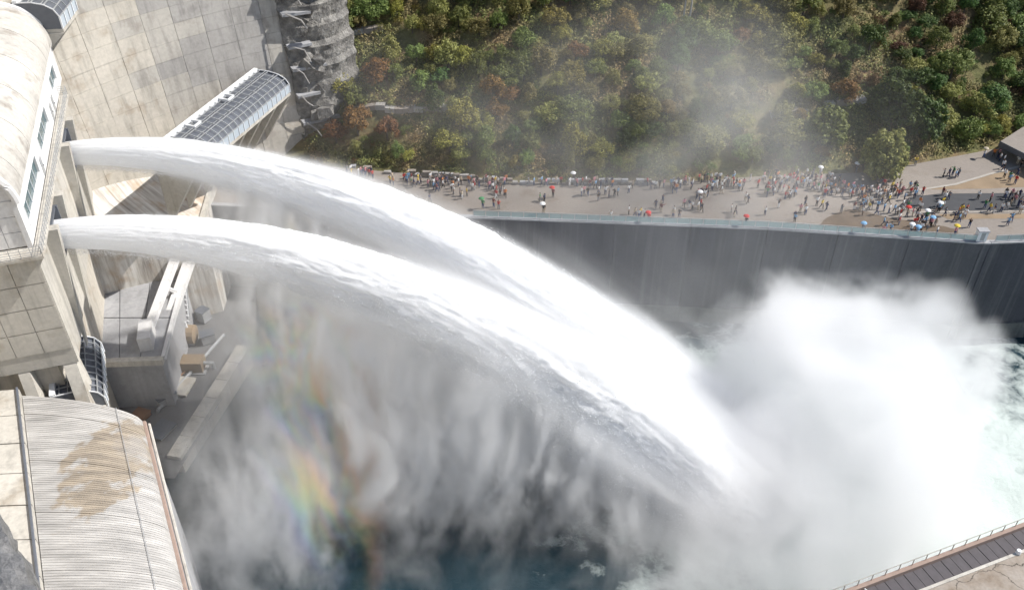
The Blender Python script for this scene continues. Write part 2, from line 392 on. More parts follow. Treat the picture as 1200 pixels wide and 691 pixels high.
# ledges of concrete left on the benches
LEDGES = [((408, 128), (452, 124), 'short pale concrete ledge low on the slope beside the dam abutment'),
          ((452, 129), (530, 127), 'long faint concrete ledge on the slope behind the rusty shrubs'),
          ((415, 37), (450, 33), 'small pale concrete block high on the slope near the dam'),
          ((902, 133), (945, 128), 'grey ledge low on the slope above the densest crowd'),
          ((965, 122), (1012, 116), 'pale bare ledge on the slope left of the dark round trees')]
def on_hill(x, y):
    lo, hi = 100., 330.
    f = lambda Y: (lambda p: p.z - hill_z(p.x, p.y))(at(x, y, Y=Y))
    Y = 125.
    while Y < 300 and f(Y) > 0: Y += .4
    p = at(x, y, Y=Y); return Vector((p.x, p.y, hill_z(p.x, p.y)))
for (a, b, lab) in LEDGES:
    p, q = on_hill(*a), on_hill(*b); e = empty('concrete_ledge', p, label=lab, cat='ledge', group='ledges on the slope')
    d = q - p; n = max(2, int(d.length / 1.6))
    for i in range(n):
        u, v = d * (i / n), d * ((i + 1) / n) * 1; s = d.normalized() * .04
        MB().bar(u + s + Vector((0, -.5, rnd.uniform(-.25, .15))), v - s + Vector((0, -.5, rnd.uniform(-.25, .15))), rnd.uniform(1.0, 1.5), .9).build('block', C_TERR if i % 3 else C_DAMP, e)
# low stone wall at the back of the terrace
sw = empty('stone_wall', (-6, 130, 0), label='long low rough stone wall along the foot of the slope behind the crowd', cat='wall')
x = -27.
while x < 26:
    for k in range(2):
        if rnd.random() < .35: continue
        w_ = rnd.uniform(.8, 1.5); y = foot_y(x) - 1.0
        bx_ = MB().box(-w_ / 2 + .03, w_ / 2 - .03, -.3, .3, k * .5 + .02, k * .5 + .48)
        bx_.v = [(a + rnd.uniform(-.05, .05), b + rnd.uniform(-.08, .08), c + rnd.uniform(-.04, .04)) for a, b, c in bx_.v]
        o = bx_.build('stone', [C_GREY, C_DAMP, C_TERR][rnd.randrange(3)], sw); o.location = (x + (k % 2) * .4 + 6, y - 130, 0)
    x += 1.25
# small shelter roof at the right edge
sh = empty('flat_shelter', at(1202, 172, 0), label='flat pale shelter roof with dark edge at the right edge above the ramp', cat='shelter')
o = sh.location
c = [at(1172, 166, 2.6), at(1225, 193, 2.6), at(1250, 170, 2.6), at(1200, 148, 2.6)]; c = [p - o for p in c]
MB().hexa([p - Vector((0, 0, .25)) for p in c], c).build('roof', C_TERR, sh)
for p in c: MB().bar((p.x * .92, p.y * .92, 0), (p.x * .92, p.y * .92, 2.35), .22).build('post', STEEL_D, sh)
MB().hexa([c[0] - Vector((0, 0, .9)), c[1] - Vector((0, 0, .9)), c[1] + Vector((0, .12, -.9)), c[0] + Vector((0, .12, -.9))], [c[0] + Vector((-.05, -.12, .12)), c[1] + Vector((0, -.12, .12)), c[1] + Vector((0, .06, .12)), c[0] + Vector((-.05, .06, .12))]).build('fascia', STEEL_D, sh)
# kiosk in the railing gap
k = empty('control_kiosk', at(1148, 281, .22), label='small white cabinet standing in the railing gap', cat='cabinet')
MB().box(-.7, .7, -.5, .5, 0, 1.7).build('body', STEEL_W, k); MB().box(-.8, .8, -.6, .6, 1.7, 1.85).build('cap', C_GREY, k); MB().box(-.3, .3, -.53, -.5, .2, 1.5).build('door', STEEL_G, k)

# ---------------------------------------------------------------- near bank, lower right
na, nb = at(985, 693, 0), at(1206, 610, 0); d = (nb - na).normalized(); nrm = Vector((d.y, -d.x, 0)); na2 = na - d * 30; nb2 = nb + d * 60
def q4(a, b, n0, n1, z0, z1): 
    c = [a + nrm * n0, a + nrm * n1, b + nrm * n1, b + nrm * n0]; return [(p.x, p.y, z0) for p in c], [(p.x, p.y, z1) for p in c]
PLATE = plain('walkway_steel', (.075, .066, .072), .7, var=.3)
KERBB = plain('weathered_kerb', (.30, .22, .18), .85)
nw = empty('near_bank_wall', na, label='concrete bank wall with a recessed walkway at the lower right corner', cat='wall'); O = -na
def nb_part(name, mb, mat): o = mb.build(name, mat, nw); o.location = O; return o
nb_part('wall_body', MB().hexa(*q4(na2, nb2, .0, 3.0, -20, -1.0)), C_WALL)
nb_part('outer_kerb', MB().hexa(*q4(na2, nb2, -.08, .34, -1.0, .0)), KERBB)
nb_part('inner_kerb', MB().hexa(*q4(na2, nb2, 2.55, 2.85, -1.0, .10)), C_PALE)
L = (nb - na).length
for i in range(0, 26):                                    # walkway plates
    u, v = na + d * (i * 1.15 - 3 + .03), na + d * (i * 1.15 - 3 + 1.12)
    nb_part('walkway_plate', MB().hexa(*q4(u, v, .36, 2.53, -.55, -.50 + .02 * (i % 2))), PLATE)
for i in range(0, 18):
    p = na + d * (i * 1.65 - 3); nb_part('rail_post', MB().bar((p.x, p.y, 0), (p.x, p.y, .95), .06), KERBB)
nb_part('handrail', MB().bar(na2 + Vector((0, 0, .95)), nb2 + Vector((0, 0, .95)), .06), KERB)
p = na + d * 2.6 + nrm * .4; q = p + nrm * 2.0 + d * .25; nb_part('cross_pipe', MB().tube([p + Vector((0, 0, -.3)), q + Vector((0, 0, -.3))], .09), STEEL_W)
p = na + d * 19.4 + nrm * 2.7; nb_part('lamp_housing', MB().tube([p + Vector((0, 0, .1)), p + Vector((0, 0, .55))], [.28, .22], 10), STEEL_W)
P = []; mb = MB()
m = NT('near_pavement'); w = m.world(); n1 = m.noise(w, .35, 6, .65); n2 = m.noise(w, 3, 5)
cr = m.n('TexVoronoi', {'Vector': m.n('VectorMath', {0: w, 1: m.n('VectorMath', {0: m.noise(w, .8, 4, out=1), 'Scale': 1.5}, operation='SCALE').outputs[0]}, operation='ADD').outputs[0], 'Scale': .16}, feature='DISTANCE_TO_EDGE').outputs['Distance']
c = m.ramp(n1, [(.3, (.20, .15, .105)), (.5, (.30, .255, .21)), (.7, (.36, .32, .28))]); c = m.mix(m.ramp(cr, [(0, (1, 1, 1)), (.012, (0, 0, 0))]), c, (.06, .05, .04)); c = m.mix(.4, c, m.ramp(n2, [(.3, (.7, .7, .7)), (.7, (1.15, 1.15, 1.15))]), 'MULTIPLY')
m.bump(n2, .4, .05); NEARP = m.done(c, .9)
c_ = [na2 + nrm * 2.86, na2 + nrm * 45, nb2 + nrm * 45, nb2 + nrm * 2.86]
tag(MB().add([(p.x, p.y, .02) for p in c_], [(0, 1, 2, 3)]).build('near_bank_pavement', NEARP), kind='structure')
# ---------------------------------------------------------------- the arch dam and its works
DC = Vector((0, 78, 0))
def dam_r(z): return 69.5 + .14 * z
def dam_p(a, z, off=0): r = dam_r(z) + off; return Vector((DC.x + r * math.cos(R(a)), DC.y + r * math.sin(R(a)), z))
dam = empty('arch_dam', (-62, 110, -18), label='high curved concrete dam face with block joints and streaks', cat='dam'); DO = -dam.location
P = []; A = [117 + 2.0 * i for i in range(72)]; Zs = [-22, 0, 20, 40, 60, 74]
for z in Zs:
    for a in A: P.append(dam_p(a, z, .25))
o = MB().grid(P, len(A), len(Zs)).build('dam_body', C_DAM, dam); o.location = DO
P = [dam_p(a, 74, .25) for a in A] + [dam_p(a, 74, 9) for a in A] + [dam_p(a, 60, 12) for a in A]
o = MB().grid(P, len(A), 3).build('crest', C_GREY, dam); o.location = DO
da, dz = 3.6, 2.45
for r_ in range(20):
    z0 = -4 + r_ * dz; z1 = z0 + dz
    for c_ in range(14):
        a0 = 119.5 + c_ * da; a1 = a0 + da - .04; v = []
        base = dam_p((a0 + a1) / 2, z0)
        pr = rnd.uniform(-.03, .05)
        for z in (z0 + .03, z1):
            for k in range(4): v.append(dam_p(a0 + (a1 - a0) * k / 3, z, -pr) - base)
        w = list(v)
        for z in (z0 + .03, z1):
            for k in range(4): w.append(dam_p(a0 + (a1 - a0) * k / 3, z, .3) - base)
        f = [(k + 4, k + 5, k + 1, k) for k in range(3)] + [(k + 8, k, k + 1, k + 9) for k in range(3)] + [(k + 4, k + 12, k + 13, k + 5) for k in range(3)] + [(0, 8, 12, 4), (3, 7, 15, 11)]
        mid = (a0 + a1) / 2; lim = 133 + 3.0 * fbm(r_ * .5, 1, 2, 3) + .25 * (z0 - 10) + rnd.uniform(-1.2, 1.2)
        damp = 121.5 < mid < lim and z0 > 6; half = not damp and (mid < lim + 4.5 and rnd.random() < .75) or (damp and mid > lim - 3 and rnd.random() < .5)
        o = MB().add(w, f).build('concrete_panel', C_MID if half else C_DAMP if damp else C_DAM, dam); o.location = base + DO
# ---- stepped abutment between dam and wood
ab = empty('rock_abutment', (-36, 138, 0), label='stepped rock and concrete abutment between the dam and the wood', cat='rock'); AO = -ab.location
m = NT('abutment_rock'); w = m.world(); n1 = m.noise(w, .5, 6, .7); n2 = m.noise(w, 2.5, 5, .6)
c = m.ramp(n1, [(.3, (.09, .085, .08)), (.5, (.20, .19, .175)), (.7, (.38, .365, .335))]); m.bump(m.math('ADD', n1, n2), .9, .5); ROCK = m.done(c, .9)
P = []; nu, nv = 26, 60
for j in range(nv):
    s = j / (nv - 1); z = -1 + 48 * s
    e0 = dam_p(121.0, z, -.3); e1 = e0 + Vector((9.5, 6.5, 0))
    for i in range(nu):
        t = i / (nu - 1); p = e0.lerp(e1, t) + Vector((.1, .25, 0)) * 4 * t
        st = (s * 15) % 1.0
        p += Vector((.7, -.7, 0)) * (.8 * (st - .5) * min(1, t * 4)) + Vector((1, -1, .4)) * (.55 * fbm(p.x * .35, p.y * .35, p.z * .35, 5))
        P.append(p + Vector((1.0, -1.0, 0)) * (1.6 * math.sin(t * math.pi)))
o = MB().grid(P, nu, nv).build('rock_face', ROCK, ab); o.location = AO
for k in range(8):
    z = 1 + k * 4.4 + rnd.uniform(-.6, .6); e = dam_p(121.0, z, -.6) + Vector((.5, -.6, 0)); L = rnd.uniform(3.6, 7.5)
    o = MB().bar(e, e + Vector((L * .83, L * .45, rnd.uniform(-.4, .2))), 1.5, .45).build('concrete_step', C_GREY, ab); o.location = AO
    q = e + Vector((.9, -.5, .3)); u1, u2 = rnd.uniform(.6, 2.6), rnd.uniform(-.5, 1.2); o = MB().tube([q, q + Vector((u1, u2 * .4, -rnd.uniform(.2, 1.6))), q + Vector((u1 + .8, u2, -rnd.uniform(1.8, 3.2)))], rnd.uniform(.07, .14), 6).build('drain_pipe', C_DAMP, ab); o.location = AO
for k in range(16):
    z = rnd.uniform(0, 34); e = dam_p(121.0, z, -.8) + Vector((rnd.uniform(2, 7), rnd.uniform(1, 4) - 1.5, 0)); bl = MB(); s = rnd.uniform(.5, 1.3)
    bl.box(-s, s, -s * .8, s * .8, -s * .7, s * .7); bl.v = [(a + rnd.uniform(-.3, .3) * s, b + rnd.uniform(-.3, .3) * s, c + rnd.uniform(-.3, .3) * s) for a, b, c in bl.v]
    o = bl.build('boulder', ROCK, ab); o.location = e + AO; o.rotation_euler = (rnd.random() * 3, rnd.random() * 3, 0)

# ---- gatehouse above the outlets
GA = Vector((-46.8, 72.9, 24)); GB = Vector((-58.7, 109.7, 24)); GL = (GB - GA).length; ga = (GB - GA).normalized(); gn = Vector((ga.y, -ga.x, 0))
GZ = math.atan2(ga.y, ga.x)                               # local x along the front, local y back into the dam
def gh(name, label, cat): return empty(name, GA, GZ, label=label, cat=cat)
g = gh('gatehouse', 'white barrel vaulted gatehouse with long teal windows over the jets', 'building')
S0, S1, FZ, N0, N1 = 2.0, 44.0, 5.4, 1.1, 14.5             # near end, far end, eaves, facade and back
mb = MB()
wins = [(4.0, 15.0, 1.5, 3.6), (19.0, 27.5, 1.5, 3.6), (35.5, 40.5, 1.5, 3.6)]
xs = [S0]; 
for a, b, _, _ in wins: xs += [a, b]
xs += [S1]
for i in range(len(xs) - 1):
    if i % 2 == 0: mb.box(xs[i], xs[i + 1], N0, N0 + .5, 0, FZ)
    else: mb.box(xs[i], xs[i + 1], N0, N0 + .5, 0, 1.5); mb.box(xs[i], xs[i + 1], N0, N0 + .5, 3.6, FZ)
mb.build('front_wall', C_WHITE, g)
for a, b, z0, z1 in wins:
    w = MB(); w.box(a - .12, b + .12, N0 - .06, N0 - .002, z0 - .12, z0 - .002); w.box(a - .12, b + .12, N0 - .06, N0 - .002, z1 + .002, z1 + .12); w.box(a - .12, a - .002, N0 - .06, N0 - .002, z0, z1); w.box(b + .002, b + .12, N0 - .06, N0 - .002, z0, z1)
    fr = w.build('window', STEEL_W, g)
    n = max(2, int((b - a) / 2.2))
    for i in range(n):
        u, v = a + (b - a) * i / n, a + (b - a) * (i + 1) / n
        MB().box(u + .05, v - .05, N0 + .2, N0 + .24, z0 + .04, z1 - .04).build('pane', GLASS_T, fr)
        if i: MB().box(u - .045, u + .045, N0 + .12, N0 + .3, z0, z1).build('mullion', STEEL_W, fr)
for a in (17.0, 31.0, 33.5):                               # small doors and vents on the front
    d = MB().box(a - .5, a + .5, N0 - .05, N0 - .003, .1, 2.2).build('door', STEEL_G, g); MB().box(a + .3, a + .4, N0 - .12, N0 - .055, 1.0, 1.15).build('handle', STEEL_D, d)
# end wall of square panels with an arched window
W2 = (N1 - N0) / 2; NC = (N0 + N1) / 2; RZ = 5.6
def vault_z(n): return FZ + RZ * math.sqrt(max(0, 1 - ((n - NC) / (W2 + .35)) ** 2))
mb = MB(); seg = 24; v = [(S0 + .3, N0, 0), (S0 + .3, N1, 0)] + [(S0 + .3, N1 - (N1 - N0) * i / seg, vault_z(N1 - (N1 - N0) * i / seg) - .35) for i in range(seg + 1)]
mb.add(v, [tuple(range(len(v)))]); mb.build('end_wall', C_WHITE, g)
for i in range(6):
    for j in range(3):
        a, b = N0 + .05 + i * 2.19, N0 + .05 + i * 2.19 + 2.13
        MB().box(S0 + .18, S0 + .28, a, b, .1 + j * 1.78, .1 + j * 1.78 + 1.72).build('wall_panel', C_WHITE, g)
v = [(S0 + .25, NC + 3.6 * math.cos(math.pi * i / 16), FZ + .3 + 4.1 * math.sin(math.pi * i / 16)) for i in range(17)]
aw = MB().add(v, [tuple(range(17))]).build('arched_window', GLASS_B, g)
MB().tube([(S0 + .2, NC + 3.65 * math.cos(math.pi * i / 16), FZ + .3 + 4.15 * math.sin(math.pi * i / 16)) for i in range(17)], .16, 6).build('arch_frame', C_WHITE, aw)
for i in range(1, 5):
    y = NC - 3.6 + i * 1.44; MB().box(S0 + .16, S0 + .23, y - .05, y + .05, FZ + .3, FZ + .3 + 4.0 * math.sqrt(1 - ((y - NC) / 3.6) ** 2)).build('mullion', STEEL_G, aw)
# vault: rows of roof slabs with a rib at each end
nslab = 11
ROOFM = concrete('vault_concrete', (.52, .495, .455), (.22, .19, .16), .4, stain_amt=.75)
for k in range(nslab):
    s0 = S0 + (S1 - S0) * k / nslab; s1 = S0 + (S1 - S0) * (k + 1) / nslab - .05; P = []; mb = MB(); up = .0 + .02 * (k % 2)
    for s in (s0, s1):
        for i in range(33):
            th = math.pi * i / 32; P.append((s, NC - (W2 + .35) * math.cos(th), FZ + RZ * math.sin(th) + up))
    Q = [(x, NC + (y - NC) * .955, FZ + (z - FZ) * .93 - .02) for x, y, z in P]
    mb.grid(P, 33, 2); mb.grid(Q, 33, 2)
    for i in range(32): mb.add([P[i], P[i + 1], Q[i + 1], Q[i]], [(0, 1, 2, 3)]); mb.add([P[33 + i], P[34 + i], Q[34 + i], Q[33 + i]], [(0, 1, 2, 3)])
    mb.build('roof_slab', ROOFM, g, smooth=False)
for s, r in ((S0 - .25, .42), (S1 + .05, .42)):
    MB().tube([(s, NC - (W2 + .2) * math.cos(math.pi * i / 32), FZ + RZ * math.sin(math.pi * i / 32)) for i in range(33)], r, 8).build('roof_rim', C_WHITE, g)
MB().box(12.6, 13.3, N0 + 1.9, N0 + 2.6, vault_z(N0 + 1.9) - .2, vault_z(N0 + 2.4) + .35).build('roof_vent', STEEL_D, g)
MB().bar((S0 - .2, N0 - .15, FZ - .05), (S1 + .2, N0 - .15, FZ - .05), .3, .35).build('gutter', C_WHITE, g)
# balcony round the front and the near end
bal = gh('balcony', 'narrow balcony with dense steel railing below the gatehouse windows', 'balcony')
fl = MB(); fl.box(0, GL, 0, N0 - .07, -.35, 0); fl.box(0, S0 + .1, N0 - .07, N1, -.35, 0); fl.build('deck', C_PALE, bal)
def rail_run(p, q, parent, n, h=1.15, mat=STEEL_G, rails=4, t=.05):
    p = Vector(p); q = Vector(q)
    for i in range(n + 1):
        a = p.lerp(q, i / n); MB().bar(a, a + Vector((0, 0, h)), t).build('rail_post', mat, parent)
    for k in range(rails):
        z = Vector((0, 0, h * (k + 1) / rails)); MB().bar(p + z, q + z, t * .8).build('rail', mat, parent)
rail_run((.06, .06, 0), (GL - .06, .06, 0), bal, 38); rail_run((.06, .06, 0), (.06, N1, 0), bal, 15)
rail_run((GL - .06, .06, 0), (GL - .06, N0, 0), bal, 2)
for i in range(10): MB().add([(.3 + i * 4.1, .1, -.36), (.3 + i * 4.1, N0, -.36), (.3 + i * 4.1, N0, -2.0), (.75 + i * 4.1, .1, -.36), (.75 + i * 4.1, N0, -.36), (.75 + i * 4.1, N0, -2.0)], [(0, 1, 2), (5, 4, 3), (0, 3, 4, 1), (1, 4, 5, 2), (2, 5, 3, 0)]).build('bracket', C_PALE, bal)
# outlet block with the two openings
ob = gh('outlet_block', 'massive pale concrete block holding the two jet outlets under the balcony', 'outlet block')
o_s = []
for J in JETS:
    q = Vector(J['p']) - GA; o_s.append(q.dot(ga))
o_s.sort(); s1_, s2_ = o_s; mb = MB(); zt, zb = -.4, -15
for a, b in ((1.2, s1_ - 2.3), (s1_ + 2.3, s2_ - 2.3), (s2_ + 2.3, GL - .5)): mb.box(a, b, .9, N1, zb, zt)
for s in (s1_, s2_): mb.box(s - 2.3, s + 2.3, 1.4, N1, -1.6, zt); mb.box(s - 2.3, s + 2.3, .9, N1, zb, -6.6)
mb.build('block', C_PALE, ob)
for s in (s1_, s2_):
    f = MB(); f.box(s - 2.28, s - 1.95, .1, 9, -6.58, -1.62); f.box(s + 1.95, s + 2.28, .1, 9, -6.58, -1.62); f.box(s - 1.94, s + 1.94, .3, 9, -1.95, -1.63); f.box(s - 1.94, s + 1.94, .3, 9, -6.58, -6.2)
    fr = f.build('outlet_lining', STEEL_D, ob); MB().box(s - 1.9, s + 1.9, 8.7, 9.0, -6.2, -1.95).build('gate_leaf', RUST, fr)
for i, s in enumerate((s1_ - 3.6, s1_ + 3.6, s2_ - 3.6, s2_ + 3.6)):      # flared guide piers beside each outlet
    MB().hexa([(s - .55, .9, -17), (s + .55, .9, -17), (s + .55, -2.2 + 3, -17), (s - .55, .8, -17)][::-1], [(s - .55, .89, -1), (s + .55, .89, -1), (s + .55, -.6, -1), (s - .55, -.6, -1)][::-1]).build('guide_pier', C_PALE, ob)
for i in range(5):                                                    # near end: panels, with the buttresses below
    for j in range(4): MB().box(1.08, 1.19, 1.0 + i * 2.8, 3.72 + i * 2.8, -3.8 - 3.0 * j, -.95 - 3.0 * j).build('wall_panel', C_PALE, ob)
mb = MB(); mb.box(2.5, GL - 2, 3.5, N1, -44, -15.02); mb.build('base_wall', C_DAM, ob)
for i, (y0, y1) in enumerate(((1.2, 2.6), (6.0, 7.2), (10.5, 12.0))):
    MB().hexa([(-4.5, y0 - 1.0, -30), (3, y0 - 1.0, -30), (3, y1 - 1.0, -30), (-4.5, y1 - 1.0, -30)], [(1.3, y0, -15.01), (3, y0, -15.01), (3, y1, -15.01), (1.3, y1, -15.01)]).build('buttress', C_PALE, ob)
MB().box(-1.2, 3, -.2, N1, -22.5, -21.6).build('strut_beam', C_PALE, ob)

# ---- streaked chute between the jets
ch = empty('spillway_chute', at(160, 200, 4), label='weathered streaked concrete chute sloping down between the two jets', cat='chute'); CO = -ch.location
m = NT('streaked_concrete'); w = m.world(rot=(0, 0, R(32)))
st = m.noise(m.n('Mapping', {'Vector': w, 'Scale': (.10, 1.5, .10)}).outputs[0], 1.0, 6, .65); n1 = m.noise(w, .3, 5)
c = m.ramp(st, [(.30, (.22, .20, .185)), (.45, (.44, .41, .37)), (.58, (.60, .58, .54)), (.7, (.68, .66, .63))]); c = m.mix(m.math('MULTIPLY', m.ramp(n1, [(.5, (0, 0, 0)), (.68, (1, 1, 1))]), .6), c, (.36, .24, .13))
m.bump(st, .4, .1); STREAK = m.done(c, .75)
top = [at(82, 262, 6), at(236, 262, 1), at(262, 172, 3), at(148, 117, 13)]
o = MB().hexa([(p.x, p.y, -20) for p in top], top).build('chute_body', STREAK, ch); o.location = CO
for a, b in ((0, 3), (1, 2), (2, 3)):
    u = Vector((0, 0, .45)); o = MB().bar(top[a] + u * .2, top[b] + u * .2, .7, .9).build('side_wall', C_PALE, ch); o.location = CO

# ---- glazed lattice galleries bracketed off the concrete
def gallery(name, label, p, q, depth, height, n, m_, curve=True, roof_mat=None, hang=4.0):
    """p, q: front lower corners, seen from downstream; lattice roof curves down to a glazed front"""
    p = Vector(p); q = Vector(q); e = empty(name, p, label=label, cat='gallery', group='steel lattice galleries on the dam')
    d = q - p; n0 = Vector((d.y, -d.x, 0)).normalized()
    if n0.x < 0: n0 = -n0
    back = -n0 * depth
    prof = [(0, 0), (0, height * .45), (.10, height * .72), (.30, height * .9), (.6, height), (1.0, height)]
    def pt(s, k): t, z = prof[k]; return d * s + back * t + Vector((0, 0, z))
    for i in range(n + 1):
        for k in range(1, len(prof) - 1): MB().bar(pt(i / n, k), pt(i / n, k + 1), .09, .14).build('rafter', STEEL_G if 0 < i < n else STEEL_W, e)
        MB().bar(pt(i / n, 0), pt(i / n, 1), .14, .2).build('front_post', STEEL_W, e)
    for k in range(1, len(prof)): MB().bar(pt(0, k), pt(1, k), .10 if k < 5 else .6, .14 if k < 5 else .5).build('purlin', STEEL_G if k < 5 else STEEL_W, e)
    for k in (.35, .65, .85): 
        a = back * (.1 + .9 * k) + Vector((0, 0, height * (.72 + .28 * min(1, k * 1.6)))); MB().bar(a, a + d, .08, .1).build('purlin', STEEL_G, e)
    for i in range(n):
        a, b = pt((i + .08) / n, 0), pt((i + .92) / n, 0); h = Vector((0, 0, height * .43)); t = n0 * -.04
        MB().hexa([a, b, b + t, a + t], [a + h, b + h, b + h + t, a + h + t]).build('glass_pane', GLASS_B, e)
    P = [pt(s, k) - Vector((0, 0, .28)) + n0 * -.2 for k in range(1, len(prof)) for s in (0, 1)]
    MB().grid(P, 2, len(prof) - 1).build('roof_sheet', STEEL_D, e)
    a = Vector((0, 0, -.5)); MB().hexa([a, d + a, d + back + a, back + a], [Vector((0, 0, -.02)), d + Vector((0, 0, -.02)), d + back + Vector((0, 0, -.02)), back + Vector((0, 0, -.02))]).build('floor_slab', C_PALE, e)
    for s in (0, 1):
        P = [pt(s, k) for k in range(len(prof))] + [d * s + back]; MB().add(P, [tuple(range(len(P)))]).build('end_sheet', STEEL_D, e)
    nb_ = max(2, n // 3)
    for i in range(nb_ + 1):
        a = d * (i / nb_) * .98 + d * .01; w_ = d.normalized() * .35
        MB().add([a - w_ + Vector((0, 0, -.52)), a - w_ + back + Vector((0, 0, -.52)), a - w_ + back + Vector((0, 0, -hang)), a + w_ + Vector((0, 0, -.52)), a + w_ + back + Vector((0, 0, -.52)), a + w_ + back + Vector((0, 0, -hang))], [(0, 1, 2), (5, 4, 3), (0, 3, 4, 1), (1, 4, 5, 2), (2, 5, 3, 0)]).build('bracket', C_PALE, e)
    return e, d, back
pa, pb = dam_p(126.2, 14) , dam_p(145, 14)
gq = at(340, 108, 13.0); gp = at(258, 178, 13.0)
ext = (gp - gq) * .35
G1, d1, b1 = gallery('lattice_gallery', 'long steel lattice gallery hung on the dam face behind the upper jet', gp + ext, gq, 5.6, 3.1, 20, 5, hang=9)
for s in (.62, .30): 
    a = d1 * s + b1 * .8 + Vector((0, 0, 3.25)); u = d1.normalized() * .8; v = b1.normalized() * .8; r = MB()
    for x, y in ((a - u - v, a + u - v), (a + u - v, a + u + v), (a + u + v, a - u + v), (a - u + v, a - u - v)): r.bar(x, y, .22, .3)
    r.build('roof_hatch', STEEL_W, G1)
G2, d2, b2 = gallery('lattice_gallery', 'small dark lattice gallery standing above the ribbed barrel roof', at(127, 476, 2.0), at(122, 412, 2.0), 5.0, 3.4, 9, 4, hang=6)
G3, d3, b3 = gallery('lattice_gallery', 'steel lattice gallery at the top left corner beyond the gatehouse', at(74, 34, 31), at(110, -14, 31), 5.0, 3.6, 9, 4, hang=5)

# ---- ribbed barrel roof at the lower left
rb = empty('ribbed_hall', at(120, 580, 9), label='ribbed barrel roof with brown stains at the lower left', cat='building'); RO = -rb.location
A0, A1 = at(25, 461, 9), at(163, 478, 9); B0, B1 = at(55, 720, 9), at(222, 720, 9)
m = NT('ribbed_roof'); w = m.world(); n1 = m.noise(w, .16, 4, .55); n2 = m.noise(m.world((.25, 1.6, .25), (0, 0, R(62))), 1., 5, .6); n3 = m.noise(w, .45, 5)
c = m.ramp(n2, [(.30, (.31, .30, .285)), (.5, (.42, .405, .385)), (.68, (.53, .515, .49))])
dst = m.n('VectorMath', {0: m.n('VectorMath', {0: w, 1: (.9, .45, .3)}, operation='MULTIPLY').outputs[0], 1: tuple(Vector((at(125, 540, 9).x * .9, at(125, 540, 9).y * .45, 2.7)))}, operation='DISTANCE').outputs['Value']
sm_ = m.ramp(m.math('ADD', m.math('MULTIPLY', dst, -.16), m.math('ADD', .30, m.math('MULTIPLY', n3, 1.25))), [(.40, (0, 0, 0)), (.52, (1, 1, 1))])
c = m.mix(m.math('MULTIPLY', sm_, .62), c, m.ramp(n2, [(.35, (.17, .125, .075)), (.65, (.36, .27, .16))])); c = m.mix(m.math('MULTIPLY', m.ramp(n1, [(.55, (0, 0, 0)), (.65, (1, 1, 1))]), .5), c, (.40, .385, .37))
m.bump(n2, .3, .06); RIBM = m.done(c, .6)
def roof_pt(s, t, dz=0):   # s along, t across 0..1 (left to right)
    p = A0.lerp(B0, s).lerp(A1.lerp(B1, s), t); k = 1 - ((t - .42) / .58) ** 2 if t > .42 else 1 - .25 * ((.42 - t) / .42) ** 2
    return p + Vector((0, 0, 2.2 * math.sqrt(max(0, k)) - 2.2 + dz))
nt = 26
P = [roof_pt(j / 3, i / nt) for j in range(4) for i in range(nt + 1)]
o = MB().grid(P, nt + 1, 4).build('roof_shell', RIBM, rb); o.location = RO
L = (B0 - A0).length; nr = int(L / .31)
for k in range(nr):
    s0, s1 = (k + .18) / nr, (k + .82) / nr; P = []; hgt = .03 + .02 * rnd.random() + (.05 if k % 23 == 9 else 0); mb = MB()
    for i in range(nt + 1): P += [roof_pt(s0, i / nt, .0), roof_pt(s0, i / nt, hgt), roof_pt(s1, i / nt, hgt), roof_pt(s1, i / nt, .0)]
    o = mb.grid(P, 4, nt + 1).build('roof_rib', RIBM, rb); o.location = RO
o = MB().tube([roof_pt(s / 10, 1.0, .1) for s in range(11)], .22, 6).build('edge_gutter', KERBB, rb); o.location = RO
o = MB().tube([roof_pt(s / 10, 1.0, -.2) + Vector((.45, 0, 0)) for s in range(11)], .16, 6).build('edge_rail', C_PALE, rb); o.location = RO
o = MB().tube([roof_pt(s / 14, .80, .22) for s in range(15)], .03, 5).build('cable', STEEL_G, rb); o.location = RO
q = [A0, A1, B1, B0]; q = [q[3], q[2], q[1], q[0]]
o = MB().hexa([(p.x, p.y, -20) for p in q], [(p.x, p.y, 6.7) for p in q]).build('hall_wall', C_GREY, rb); o.location = RO
# pale pier wall left of it
pw = empty('pier_wall', at(10, 560, 10), label='pale concrete pier wall left of the ribbed barrel roof', cat='wall'); PO = -pw.location
c0, c1 = at(22, 455, 9.5), at(52, 722, 9.5); e0 = c0 + Vector((-9, -1, 0)); e1 = c1 + Vector((-10, 0, 0))
for k in range(7):
    a, b = c0.lerp(c1, k / 7), c0.lerp(c1, (k + 1) / 7 - .004); a2, b2 = e0.lerp(e1, k / 7), e0.lerp(e1, (k + 1) / 7 - .004); q = [b2, b, a, a2]
    o = MB().hexa([(p.x, p.y, -20) for p in q], [(p.x, p.y, 9.4 + .03 * (k % 2)) for p in q]).build('wall_block', C_PALE, pw); o.location = PO
o = MB().tube([c0 + Vector((-.2, 0, .1)), c1 + Vector((-.2, 0, .1))], .14, 6).build('edge_pipe', STEEL_D, pw); o.location = PO
